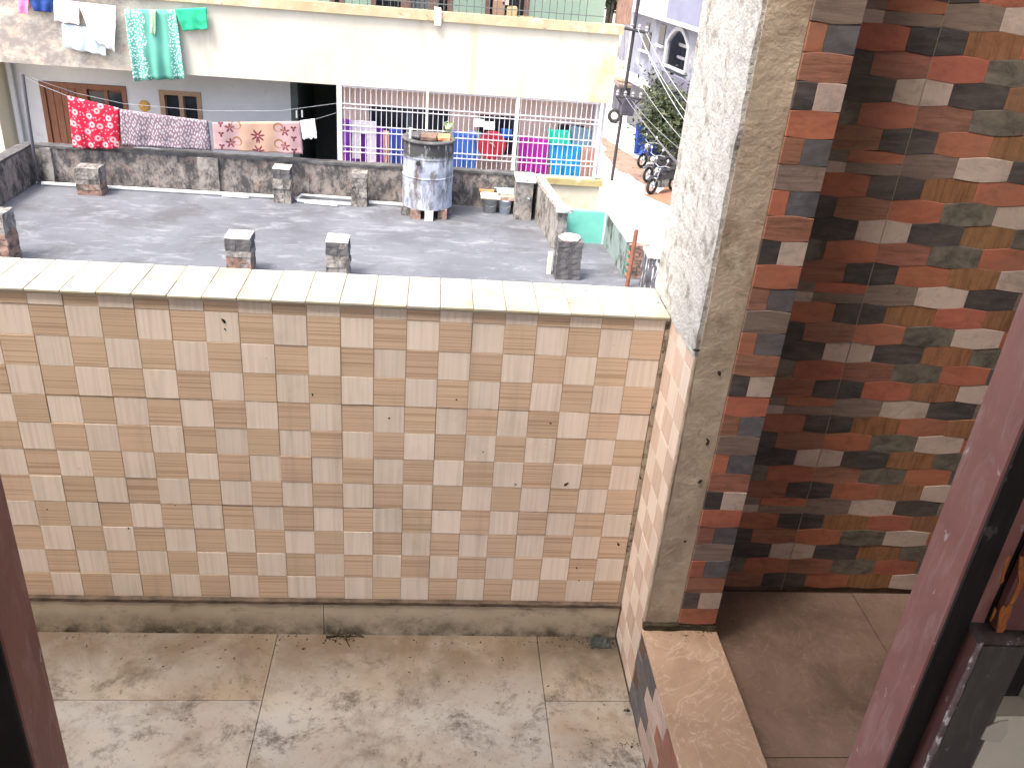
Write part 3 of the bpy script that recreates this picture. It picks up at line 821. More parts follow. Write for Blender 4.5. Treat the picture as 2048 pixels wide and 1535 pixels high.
stub(0, -2.73, (-5.90, 15.38), .40, .33, 4, 'squat brick stub pillar below the red floral cloth', 'brick', False)
stub(0, -2.60, (-2.68, 15.52), .30, .28, 5, 'weathered stub pillar by the parapet left of the loose white pipes', 'mould')
stub(0, -2.60, (-1.345, 15.55), .27, .26, 6, 'narrow rough stub pillar between the white pipes and the water tank', 'mould', False)
e = stub(0, -2.60, (2.02, 12.46), .37, .34, 7, 'black mossy stub pillar in front of the turquoise wall', 'black', False)
obj('rubble', G().lathe([(.16,0),(.17,.02),(.15,.045),(.05,.055)], (2.02,12.46,-2.605), 12, jit=.05), surf('red and white rubble', (.42,.14,.10), (.78,.72,.68), 22, .9), e)
pw = tag(obj('marker_post', G().rough(1.735, 1.80, 12.50, 12.56, ZR, -2.86, .05, .006, 3), M_CAPPALE), 'small white cement post beside the black mossy stub pillar', 'post')
sk = thing('rubble_stack', 'black and white streaked masonry stump beside the rusty pole', 'masonry stump', (3.32, 12.05, ZR))
obj('stump', G().rough(3.12, 3.30, 11.92, 12.25, ZR, -2.66, .07, .014, 5), surf('streaked stump', (.055,.055,.065), (.12,.12,.13), 6, .95, [((.66,.66,.68), 7, .52, .58, (2,2,.25))]), sk)
obj('capstone', G().rough(3.11, 3.31, 11.9, 12.27, -2.655, -2.60, .06, .012, 8), surf('pinkish rubble cap', (.55,.40,.37), (.76,.72,.70), 12, .9), sk)
# rusty pole and dark pole
p0 = at(1252, 578, Z=ZR)
tag(obj('steel_pole', G().tube([(2.905, 12.1, ZR), (2.915, 12.1, -2.75), (2.925, 12.1, -2.30)], .032, 10), surf('rusty steel', (.16,.062,.042), (.28,.12,.07), 12, .8, [((.42,.16,.03), 10, .62, .7)])), 'short rusty steel pole in front of the brick wall end', 'pole')
pl = at(78, 366, Z=ZR)
tag(obj('washing_line_pole', G().tube([at(76,362,Y=15.72), at(60,255,Y=15.72), at(45,148,Y=15.74)], .028, 8), plain('dark steel', (.07,.07,.085), .5)), 'thin dark pole in the far left corner of the flat roof', 'pole')

# ------------------------------------------------------------------ concrete water tank on blocks
TX, TY, TR = -.142, 15.27, .435
def tank_mat():
    t = NT('stained concrete ring'); v = t.coord((1,1,1), world=True)
    col = t.ramp(t.noise(v, 3, 8, .6), [(.3, (.25,.28,.345)), (.7, (.40,.44,.53))])
    col = t.mix(t.ramp(t.noise(t.coord((1.5,1.5,.7), world=True), 3.0, 9, .76, .2), [(.47, 0.0), (.58, .85)]), col, (.11,.10,.10))
    col = t.mix(t.ramp(t.noise(t.coord((3,3,.6), world=True), 2.6, 8, .75), [(.52, 0.0), (.64, .7)]), col, (.66,.68,.72))
    xyz = t.new('ShaderNodeSeparateXYZ'); t.lk(v, xyz.inputs[0])
    up = t.math('MULTIPLY', t.math('SUBTRACT', t.math('ADD', xyz.outputs[2], t.math('MULTIPLY', t.noise(v, 5, 6, .7), .3)), -2.06), 9.0, True)
    col = t.mix(t.math('MULTIPLY', up, .95), col, (.038,.037,.037))                      # algae band under the rim
    col = t.mix(t.math('MULTIPLY', up, t.ramp(t.noise(t.coord((4,4,.8), world=True), 4, 6, .7), [(.56, 0.0), (.66, .8)])), col, (.36,.37,.36))
    run = t.math('SUBTRACT', 1.0, t.math('MULTIPLY', t.math('ABSOLUTE', t.math('SUBTRACT', t.math('ADD', xyz.outputs[0], t.math('MULTIPLY', t.noise(v, 6, 6, .7), .10)), TX-.19+.05)), 14.0), True)
    run = t.math('MULTIPLY', run, t.math('MULTIPLY', t.math('SUBTRACT', -2.16, xyz.outputs[2]), 6.0, True))
    run = t.math('MULTIPLY', run, t.ramp(t.noise(t.coord((3,3,1), world=True), 5, 7, .7), [(.40, .1), (.55, 1.0)]))
    col = t.mix(run, col, (.10,.07,.055))
    t.bump(t.noise(v, 18, 6, .7), .4, .012)
    return t.done(col, .85, .3)
tk = thing('water_tank', 'round concrete water tank, stained blue grey, standing on blocks', 'water tank', (TX, TY, ZR))
zb, zt = ZR+.155, -1.86
obj('tank_body', G().lathe([(TR-.03,zb),(TR,zb+.02),(TR,zb+.54),(TR+.008,zb+.55),(TR+.008,zb+.565),(TR,zb+.575),(TR,zt-.32),(TR+.006,zt-.31),(TR+.006,zt-.295),(TR,zt-.28),(TR,zt-.05)], (TX,TY,0), 48, jit=.006), tank_mat(), tk, smooth=False)
obj('rim', G().lathe([(TR-.01,zt-.05),(TR+.025,zt-.04),(TR+.03,zt-.01),(TR+.015,zt),(TR-.08,zt+.002),(TR-.09,zt-.05)], (TX,TY,0), 40, jit=.01), M_MOULDTOP, tk, smooth=True)
obj('lid', G().rough(TX-.14, TX+.13, TY-.20, TY+.20, zt-.02, zt+.03, .08, .012, 4), surf('rusty lid', (.10,.07,.055), (.20,.13,.10), 9, .85), tk)
obj('lid', G().rough(TX+.155, TX+.36, TY-.20, TY+.18, zt-.005, zt+.035, .07, .018, 9), surf('orange clay slab', (.46,.17,.07), (.56,.26,.14), 7, .9, [((.2,.1,.07), 9, .6, .7)]), tk)
obj('lid', G().rough(TX-.34, TX-.16, TY-.15, TY+.2, zt-.005, zt+.02, .08, .012, 14), M_MOULDTOP, tk)
for q, (an, mt, w) in enumerate(((-1.45, M_CAPPALE, .075), (-2.1, M_BRICKRAW, .09), (-2.75, M_MOULD2, .10), (-.75, M_BRICKRAW, .08), (.4, M_MOULD2, .1), (1.6, M_BRICKRAW, .1))):
    bx, by = TX + math.cos(an)*(TR-.06), TY + math.sin(an)*(TR-.06)
    obj('support_block', G().rough(bx-w, bx+w, by-.08, by+.08, ZR, zb+.018, .07, .008, q*2+1), mt, tk)
obj('pipe_socket', G().tube([(TX-.165, TY-TR-.045, -2.21), (TX-.165, TY-TR+.09, -2.21)], .036, 12).tube([(TX-.165, TY-TR-.05, -2.21), (TX-.165, TY-TR+.05, -2.21)], .022, 10), plain('black iron', (.03,.03,.03), .6), tk)
obj('vent_pipe', G().tube([(TX-.315, TY-.2, zt-.06), (TX-.315, TY-.2, zt+.13), (TX-.29, TY-.2, zt+.155), (TX-.34, TY-.2, zt+.165)], .022, 8), plain('white plastic pipe', (.72,.74,.75), .4), tk)

# ------------------------------------------------------------------ pipes on the roof
M_PVC = surf('dusty white pipe', (.58,.60,.60), (.72,.74,.74), 6, .5, [((.34,.33,.31), 9, .6, .75)], bump=.05)
def pipe(pts, r, label):
    return tag(obj('pipe', G().tube(pts, r, 8), M_PVC, smooth=False), label, 'pipe', 'white pipes lying along the parapet')
y_ = 15.66
pipe([(-6.85,15.66,ZR+.035),(-4.6,15.64,ZR+.035),(-2.86,15.62,ZR+.04)], .033, 'long white pipe running from the left corner along the parapet foot')
pipe([(-2.44,15.50,ZR+.03),(-1.5,15.44,ZR+.03)], .030, 'nearest of the loose white pipes between the two far stub pillars')
pipe([(-2.46,15.52,ZR+.045),(-2.40,15.76,ZR+.06),(-1.95,15.75,ZR+.055),(-1.45,15.73,ZR+.055)], .022, 'bent thin white pipe behind the loose ones')
pipe([(-2.3,15.42,ZR+.026),(-1.72,15.36,ZR+.026)], .024, 'short dusty white pipe lying in front of the loose ones')
pipe([(-1.18,15.62,ZR+.035),(-.55,15.58,ZR+.035)], .034, 'white pipe running from the narrow stub pillar to the water tank')
pipe([(-3.75,15.56,ZR+.025),(-3.3,15.54,ZR+.025)], .024, 'short pipe offcut beside the long white pipe')

# ------------------------------------------------------------------ buckets under boards
def bucket(x, y, r, h, mat, label):
    t = thing('bucket', label, 'bucket', (x, y, ZR), 'old buckets by the parapet')
    obj('pail', G().lathe([(r*.86,ZR),(r,ZR+h),(r*1.06,ZR+h),(r*1.06,ZR+h+.02),(r*.94,ZR+h+.02),(r*.82,ZR+.03)], (x,y,0), 24), mat, t, smooth=True)
    obj('handle', G().tube([(x-r,y-.01,ZR+h*.93),(x-r*.7,y-r*.9,ZR+h*.62),(x,y-r*1.12,ZR+h*.5),(x+r*.7,y-r*.9,ZR+h*.62),(x+r,y-.01,ZR+h*.93)], .006, 6), plain('bucket wire', (.2,.2,.2), .4), t)
bucket(1.00, 15.58, .135, .25, plain('grey pail', (.40,.42,.42), .6), 'grey bucket under the warped board')
bucket(1.27, 15.53, .115, .24, plain('pale blue pail', (.52,.58,.70), .55), 'pale blue bucket right of the grey one')
bo = G().rough(.82, 1.17, 15.40, 15.78, ZR+.275, ZR+.30, .06, .012, 3)
tag(obj('board', bo, surf('bleached board', (.50,.40,.32), (.66,.58,.50), 8, .85, stretch=(1,5,1))), 'warped bleached board lying on the grey bucket', 'board')
tag(obj('crate_lid', G().rough(1.17, 1.48, 15.42, 15.75, ZR+.265, ZR+.33, .05, .02, 9), surf('brown scrap', (.24,.15,.11), (.40,.30,.25), 12, .9, [((.7,.7,.66), 12, .6, .66)])), 'heap of brown scrap resting on the pale blue bucket', 'scrap')
tag(obj('plank', G().box(.80, 1.07, 15.79, 15.83, ZR+.30, ZR+.34), surf('orange plank', (.46,.22,.10), (.58,.32,.16), 6, .8)), 'short orange plank behind the warped board', 'plank')
tag(obj('plastic_sheet', G().rough(1.12, 1.42, 15.60, 15.82, ZR+.335, ZR+.38, .05, .012, 19), plain('pale green plastic', (.45,.60,.58), .4)), 'pale green plastic sheet on top of the scrap heap', 'plastic sheet')
tag(obj('conduit', G().tube([(1.07,15.8,ZR+.385),(1.42,15.78,ZR+.39),(1.66,15.13,ZR+.40)], .010, 6), plain('pale blue conduit', (.42,.58,.66), .4)), 'thin blue plastic conduit lying from the scrap heap to the corner pier', 'conduit')

# ================================================================== GROUND AND STREET
ZG = -6.2
struct(obj('ground', G().box(-400, 400, -60, 700, ZG-1.2, ZG-.02), surf('pale dusty earth', (.40,.34,.28), (.50,.44,.37), .5, .95)))
M_STREET = surf('bleached concrete street', (.52,.49,.45), (.62,.60,.56), .6, .9, [((.34,.32,.30), 1.1, .60, .74), ((.44,.33,.26), .8, .62, .75)])
struct(obj('street', G().box(3.4, 9.2, -10, 120, ZG-.5, ZG), M_STREET))
def patch(name, pts, mat, h):
    P = [at(a, b, Z=ZG) for a, b in pts]
    # ease the outline so that it wanders
    Q = []
    for i, p in enumerate(P):
        q = P[(i+1) % len(P)]
        for s in range(4):
            w = p.lerp(q, s/4); w += Vector((noise.noise(w*1.7), noise.noise(w*1.7+Vector((9,9,9))), 0))*.25
            Q.append((w.x, w.y))
    return struct(obj(name, G().prism(Q, ZG-.01, ZG+h, 'Z'), mat))
M_DIRT = surf('red brown dirt', (.215,.140,.108), (.29,.20,.155), 2, .95, [((.10,.065,.045), 3, .52, .64)], bump=.6, bscale=10, bdist=.03)
patch('dirt_verge', [(1203,272),(1222,282),(1245,300),(1262,316),(1285,322),(1296,360),(1318,392),(1345,400),(1345,412),(1300,392),(1262,350),(1225,335),(1205,305)], M_DIRT, .02)
patch('dirt_verge', [(1290,392),(1318,388),(1352,352),(1356,402),(1340,408)], surf('orange dirt', (.25,.125,.08), (.31,.17,.11), 2, .95), .03)

# ================================================================== APARTMENT BUILDING BEHIND THE FLAT ROOF
YF, YW = 16.9, 18.0
def band_mat():
    t = NT('white painted balcony front'); v = t.coord((1,1,1), world=True)
    col = t.ramp(t.noise(v, 1.2, 7, .6), [(.3, (.475,.455,.385)), (.7, (.56,.545,.48))])
    xyz = t.new('ShaderNodeSeparateXYZ'); t.lk(v, xyz.inputs[0])
    left = t.math('MULTIPLY', t.math('SUBTRACT', -4.6, xyz.outputs[0]), .9, True)
    mo = t.ramp(t.noise(t.coord((1,1,1.3), world=True), 2.0, 10, .8, .15), [(.40, 0.0), (.56, .9)])
    col = t.mix(t.math('MULTIPLY', left, mo), col, (.22,.20,.195))
    mo2 = t.ramp(t.noise(v, 3.6, 8, .7, .6), [(.50, 0.0), (.62, .7)])
    col = t.mix(t.math('MULTIPLY', left, mo2), col, (.50,.40,.33))
    right = t.math('MULTIPLY', t.math('SUBTRACT', xyz.outputs[0], 2.55), 2.2, True)
    col = t.mix(t.math('MULTIPLY', right, t.ramp(t.noise(t.coord((1,1,.7), world=True), 2.2, 6, .6), [(.45, 0.0), (.68, .8)])), col, (.46,.37,.14))
    streak = t.math('SUBTRACT', 1.0, t.math('MULTIPLY', t.math('ABSOLUTE', t.math('SUBTRACT', xyz.outputs[0], .60)), 9.0), True)
    col = t.mix(t.math('MULTIPLY', streak, .55), col, (.46,.40,.21))
    col = t.mix(t.ramp(t.noise(t.coord((2.5,2.5,.5), world=True), 2.0, 7, .7), [(.54, 0.0), (.72, .5)]), col, (.38,.33,.235))
    t.bump(t.noise(v, 14, 5, .7), .15, .008)
    return t.done(col, .85, .3)
M_BAND = band_mat()
M_LEDGE = surf('tan painted ledge', (.40,.31,.19), (.50,.42,.28), 2.5, .8, [((.58,.54,.44), 3, .54, .68), ((.16,.13,.10), 5, .60, .70)])
M_GREYWALL = surf('pale grey wall paint', (.56,.585,.62), (.64,.665,.70), 1.5, .9, [((.44,.45,.46), 3, .6, .75)])
M_PINK = surf('pink wall paint', (.70,.52,.45), (.78,.60,.53), 1.5, .9, [((.36,.26,.22), 3, .62, .75)])
M_GREEN = surf('pale green wall paint', (.44,.60,.45), (.52,.68,.53), 1.4, .85)
M_DARK = plain('unlit interior', (.028,.034,.040), .8)
M_GLASS = plain('dark window glass', (.022,.030,.038), .12, .5)
M_DOORWOOD = surf('brown door wood', (.17,.070,.042), (.26,.120,.075), 5, .6, stretch=(8,8,1), rnd=.12)
M_FRAMEWOOD = surf('tan window wood', (.33,.215,.14), (.43,.30,.21), 5, .6, stretch=(8,8,1))
M_BARWHITE = plain('white grille paint', (.70,.68,.74), .45)
M_POST = plain('cream post paint', (.74,.74,.66), .5)
ab = thing('apartment_building', 'white banded apartment building behind the flat roof with laundry and grilles', 'apartment building', (-3, 18.5, ZG))
obj('balcony_front', G().rough(-12, 3.24, YF, YF+.14, -1.385, -.165, .6, .004, 4), M_BAND, ab)
obj('ledge', G().rough(-12, 3.30, YF-.06, YF+.18, -.164, -.008, .3, .006, 2), M_LEDGE, ab)
obj('floor_slab', G().box(-12, 3.2, YF+.141, 20.6, -1.34, -1.22), M_GREYWALL, ab)
obj('roof_slab', G().box(-12, 3.35, YF-.1, 21.5, 1.75, 1.95), M_BAND, ab)
obj('wall', G().box(-8.15, -7.61, YW, YW+.2, ZG, -1.341).box(-7.6099, -6.0, YW, YW+.2, -1.865, -1.341).box(-5.9999, -5.40, YW, YW+.2, ZG, -1.341).box(-5.3999, -4.60, YW, YW+.2, -1.885, -1.341).box(-5.3999, -4.60, YW, YW+.2, ZG, -2.95).box(-4.5999, -2.89, YW, YW+.2, ZG, -1.341), M_GREYWALL, ab)
obj('passage_wall', G().box(-2.889, -2.75, YW, 20.5, ZG, -1.341).box(-1.95, -1.85, 17.46, 20.5, ZG, -1.341).box(-2.749, -1.951, 20.3, 20.5, ZG, -1.341), plain('dim green passage paint', (.085,.105,.105), .8), ab)
# pink wall with window openings
YPK = 17.5
pk = G()
ops = [(-1.33, .225, -1.835, -2.62), (.775, 1.61, -1.855, -2.62)]
xs_ = -1.849
for (a, b, zt_, zb_) in ops:
    pk.box(xs_, a, YPK, YPK+.2, ZG, -1.341); pk.box(a+.0001, b-.0001, YPK, YPK+.2, zt_, -1.341); pk.box(a+.0001, b-.0001, YPK, YPK+.2, ZG, zb_); xs_ = b
pk.box(xs_, 3.12, YPK, YPK+.2, ZG, -1.341)
obj('wall', pk, M_PINK, ab)
for (a, b, zt_, zb_) in ops:
    w = obj('window', G().box(a, b, YPK+.10, YPK+.13, zb_, zt_), M_GLASS, ab)
    nm = 4 if b-a > 1.2 else 2
    for q in range(nm+1):
        xx = a + (b-a)*q/nm
        obj('window_frame', G().box(xx-.025 if q else a, xx+.025 if q < nm else b, YPK+.05, YPK+.0999, zb_, zt_), M_DARK if q % 2 else plain('slate frame', (.10,.13,.16), .5), w)
obj('dark_opening', G().box(2.36, 2.87, YPK-.03, YPK-.005, -2.5, -1.94), M_DARK, ab)
obj('corner_column', G().rough(3.0, 3.2, YF+.25, YF+.5, -2.82, -1.386, .2, .004, 3), surf('lavender grey column', (.50,.48,.56), (.60,.58,.66), 3, .9), ab)
# door and window in the grey wall
d = obj('door', G().box(-7.60, -6.01, YW+.06, YW+.10, -4.05, -1.87), M_DOORWOOD, ab)
for (a, b, z0, z1) in ((-7.605, -7.52, -4.05, -1.87), (-6.09, -6.005, -4.05, -1.87), (-6.82, -6.74, -4.05, -1.9601), (-7.5199, -6.0901, -1.96, -1.8705)):
    obj('door_frame', G().box(a, b, YW-.02, YW+.0599, z0, z1), M_DOORWOOD, d)
for q in range(5):
    a = -7.515 + q*.139
    obj('plank', G().cbox(a, a+.133, YW+.022, YW+.0595, -4.05, -1.9605, .006), M_DOORWOOD, d)
for (a, b) in ((-6.72, -6.44), (-6.36, -6.10)):
    obj('pane', G().box(a, b, YW+.045, YW+.0598, -2.60, -2.01), M_GLASS, d)
obj('mullion', G().box(-6.435, -6.365, YW+.02, YW+.0597, -4.05, -1.9605), M_DOORWOOD, d)
obj('lock_rail', G().box(-6.735, -6.436, YW+.03, YW+.0596, -2.9, -2.605), M_DOORWOOD, d)
w = obj('window', G().box(-5.40, -4.60, YW+.08, YW+.10, -2.95, -1.885), M_FRAMEWOOD, ab)
for (a, b) in ((-5.395, -5.30), (-5.03, -4.95), (-4.69, -4.605)):
    obj('window_frame', G().box(a, b, YW-.01, YW+.0799, -2.949, -1.97), M_FRAMEWOOD, w)
obj('window_frame', G().box(-5.395, -4.605, YW-.015, YW+.0798, -1.9699, -1.886), M_FRAMEWOOD, w)
for (a, b) in ((-5.299, -5.031), (-4.949, -4.691)):
    obj('pane', G().box(a+.02, b-.02, YW+.06, YW+.0797, -2.93, -1.985), M_GLASS, w)
obj('sill', G().box(-5.5, -4.5, YW-.06, YW-.0001, -3.0, -2.951), M_GREYWALL, ab)
tag(obj('wall_plaque', G().lathe([(.10,0),(.11,-.01),(.08,-.03),(.03,-.04)], (at(289,212,Y=YW).x, YW-.001, at(289,212,Y=YW).z), 14, 'Y'), surf('orange plaque', (.55,.26,.05), (.66,.42,.12), 14, .7)), 'small round orange plaque on the grey wall left of the tan window', 'plaque')
# lower balcony front with its ledge, and the grille standing on it
obj('balcony_front', G().rough(-1.95, 3.22, YF, YF+.14, ZG, -2.97, .6, .004, 14), surf('cream balcony front', (.50,.47,.37), (.60,.57,.47), 1.5, .85, [((.42,.38,.18), 3, .56, .7), ((.16,.14,.10), 4, .66, .75, (1,1,.4))]), ab)
obj('ledge', G().rough(-1.95, 3.27, YF-.05, YF+.20, -2.969, -2.85, .3, .006, 21), surf('olive stained ledge', (.34,.28,.12), (.44,.38,.20), 3, .8, [((.58,.56,.50), 4, .54, .66)]), ab)
gr = obj('grille', G().box(-1.80, 3.05, YF+.028, YF+.05, -2.845, -2.81).box(-1.80, 3.05, YF+.028, YF+.05, -1.42, -1.386), M_BARWHITE, ab)
b0 = None
for q in range(50):
    x = -1.735 + q*.0965
    if b0 is None:
        b0 = obj('bar', G().tube([(x, YF+.039, -2.81), (x, YF+.039, -1.42)], .0068, 6), M_BARWHITE, gr)
    else:
        twin(b0, (x, YF+.039, -2.81), gr)
for z in (-1.71, -1.79, -2.10, -2.21, -2.50, -2.595):
    obj('rail', G().box(-1.80, 3.05, YF+.018, YF+.0305, z-.008, z+.008), M_BARWHITE, gr)
for x, w_ in ((-1.83, .045), (-.211, .022), (1.488, .028), (3.08, .026)):
    obj('post', G().cbox(x-w_, x+w_, YF+.003, YF+.06, -2.848, -1.386, .004), M_POST, ab)
side_g = G()
for q in range(6):
    side_g.tube([(3.10, YF+.15+q*.16, -2.81), (3.10, YF+.15+q*.16, -1.40)], .0068, 6)
obj('side_grille', side_g.box(3.09, 3.11, YF+.06, YW, -2.15, -2.13).box(3.09, 3.11, YF+.06, YW, -2.83, -2.81), M_BARWHITE, ab)
# upper storey behind the railing
ux = lambda p: at(p, 20, Y=YW).x
ug = [(-12, ux(660)), (ux(690), ux(742)), (ux(905), ux(970)), (ux(1058), 3.1)]
for a, b in ug:
    obj('wall', G().box(a, b, YW, YW+.18, -1.219, 1.749), M_GREEN, ab)
for (a, b, kind) in ((660,690,0), (742,812,1), (812,868,2), (868,905,0), (970,1058,1)):
    w = obj('window', G().box(ux(a)+.001, ux(b)-.001, YW+.12, YW+.16, -1.218, 1.748), M_GLASS if kind != 2 else plain('grey curtain', (.30,.34,.33), .7), ab)
    obj('window_frame', G().box(ux(a)+.002, ux(a)+.09, YW-.02, YW+.119, -1.218, 1.747), surf('brown post wood', (.24,.13,.10), (.34,.20,.155), 5, .6), w)
    obj('window_frame', G().box(ux(b)-.10, ux(b)-.002, YW-.02, YW+.118, -1.218, 1.746), surf('brown jamb wood', (.26,.14,.11), (.38,.23,.18), 5, .6), w)
    for q in range(1, 4):
        x = ux(a)+.09 + (ux(b)-ux(a)-.19)*q/4
        obj('window_bar', G().tube([(x, YW+.06, -1.2), (x, YW+.06, 1.74)], .008, 6), plain('dark bar', (.08,.08,.09), .5), w)
obj('wooden_post', G().rough(ux(1218), ux(1245), YF+.2, YF+.35, -.008, 1.748, .2, .008, 3), surf('old timber post', (.22,.13,.10), (.34,.22,.17), 6, .8, stretch=(6,6,1)), ab)
ur = obj('railing', G().box(ux(905), 2.98, YF+.05, YF+.066, .42, .44), plain('rail paint', (.10,.11,.12), .5), ab)
for q in range(33):
    x = ux(700) + q*.135
    if x > 2.95: break
    if q == 0: b1 = obj('bar', G().tube([(x, YF+.058, -.01), (x, YF+.058, .9)], .0075, 6), plain('railing bar paint', (.11,.12,.12), .5), ur)
    else: twin(b1, (x, YF+.058, -.01), ur)
obj('rail', G().box(ux(700), 2.98, YF+.049, YF+.067, .10, .115), plain('lower rail paint', (.12,.13,.13), .5), ur)
for (pa, pb, ya, yb, c, lab) in ((985,1010,2,30,(.34,.22,.15),'brown cardboard box on the upper balcony'), (1012,1034,14,34,(.50,.42,.24),'tan cardboard box right of the brown one on the upper balcony'), (1004,1018,-8,11,(.56,.44,.40),'small pinkish box stacked above the cardboard boxes')):
    A, C = at(pa, yb, Y=17.25), at(pb, ya, Y=17.25)
    zlo = -.02
    g = G().cbox(A.x, C.x, 17.12, 17.40, zlo if 'stacked' not in lab else C.z-.15, C.z, .006)
    tag(obj('box', g, surf('cardboard '+lab[:9], tuple(x*.85 for x in c), c, 5, .9)), lab, 'box', 'boxes on the upper balcony')
sh = G().box(1.0, 1.75, 17.08, 17.45, -.06, -.021)
obj('balcony_shelf', sh, M_LEDGE, ab)
wp = at(875, 35, Y=YF-.07)
tag(obj('white_rag', G().rough(wp.x-.06, wp.x+.06, YF-.095, YF-.062, wp.z-.13, wp.z+.17, .04, .02, 3, 8), plain('white rag', (.78,.76,.70), .9)), 'small white rag hanging over the tan ledge', 'rag')
# cream neighbour on the left
ch = thing('cream_house', 'cream house wall under the mouldy balcony front at the left edge', 'house', (-10, 18.2, ZG))
obj('wall', G().box(-12, -8.155, 17.35, 19, ZG, -1.40), surf('cream house paint', (.60,.56,.42), (.68,.64,.50), 1.2, .9, [((.48,.44,.32), 2, .6, .75)]), ch)
obj('plinth_ledge', G().box(-12, -8.14, 17.22, 17.349, -3.3, -3.08), surf('ochre ledge', (.60,.50,.26), (.68,.58,.34), 3, .85), ch)
dp = at(30, 140, Y=17.3)
tag(obj('drain_pipe', G().tube([(-8.05, 17.85, ZG), (-8.05, 17.85, -1.42)], .05, 10), M_GREYWALL), 'grey drain pipe in the corner between the cream and grey walls', 'drain pipe')

# ================================================================== LAUNDRY
def cloth(name, label, mat, TL, TR, BL, BR, amp=.02, waves=5, back=.55, group=None, seed=1, nu=26, nv=16, sag=0.0, cat=None):
    TL, TR, BL, BR = (Vector(p) for p in (TL, TR, BL, BR))
    g = G(); rnd = random.Random(seed); ph = rnd.uniform(0, 6)
    rows_ = []
    for j in range(nv, -1, -1): rows_.append(('b', j/nv*back))
    rows_.append(('t', 0))
    for j in range(0, nv+1): rows_.append(('f', j/nv))
    for kind, v in rows_:
        for i in range(nu+1):
            u = i/nu
            p = TL.lerp(TR, u).lerp(BL.lerp(BR, u), v)
            p.z -= sag*4*u*(1-u)*(1 if v < .05 else 1)
            f = math.sin(u*waves*6.28 + ph + v*1.2) * amp * (.25 + .75*v) + noise.noise(Vector((u*4, v*3, seed*3.3)))*amp*1.3*v
            if kind == 'f': p += Vector((noise.noise(Vector((u*3, v*2, seed)))*amp*.6*v, f - .008, noise.noise(Vector((u*6, 7, seed)))*.02*v))
            elif kind == 'b': p += Vector((0, .03 + .6*f + .02*v, 0))
            else: p += Vector((0, .010, .008))
            g.v.append(p)
    R_ = len(rows_)
    for j in range(R_-1):
        for i in range(nu):
            a = j*(nu+1)+i
            g.f.append((a, a+1, a+nu+2, a+nu+1))
    o = obj(name, g, mat, smooth=True)
    sd = o.modifiers.new('thickness', 'SOLIDIFY'); sd.thickness = .004
    tag(o, label, cat or 'laundry', group)
    return o
def fabric(name, c, var=.1, scale=6):
    t = NT(name); v = t.coord()
    col = t.ramp(t.noise(v, scale, 5, .6), [(.3, tuple(x*(1-var) for x in c)), (.7, tuple(min(1, x*(1+var)) for x in c))])
    t.bump(t.noise(v, 300, 2, .5), .15, .002)
    return t.done(col, .9, .15)
def floral_red():
    t = NT('red floral cotton'); v = t.flat()
    dd = t.cells(v, 5.6, .8)
    col = t.ramp(dd, [(.0, (.45,.03,.06)), (.09, (.45,.03,.06)), (.13, (.70,.42,.43)), (.26, (.62,.30,.33)), (.32, (.46,.018,.045)), (1, (.50,.022,.055))])
    small = t.ramp(t.cells(v, 15, .9), [(.16, 1.0), (.24, 0.0)])
    far = t.ramp(dd, [(.34, 0.0), (.38, 1.0)])
    col = t.mix(t.math('MULTIPLY', small, far), col, (.62,.26,.30))
    return t.done(col, .9, .15)
def speck_grey():
    t = NT('grey speckled cotton'); v = t.flat()
    mp = t.new('ShaderNodeMapping'); mp.inputs['Rotation'].default_value = (0, 0, .7); mp.inputs['Scale'].default_value = (1, .55, 1); t.lk(v, mp.inputs[0])
    col = t.ramp(t.cells(mp.outputs[0], 27, .6), [(.15, (.40,.375,.39)), (.32, (.31,.28,.30)), (.44, (.15,.10,.13)), (.7, (.21,.145,.18))])
    return t.done(col, .9, .15)
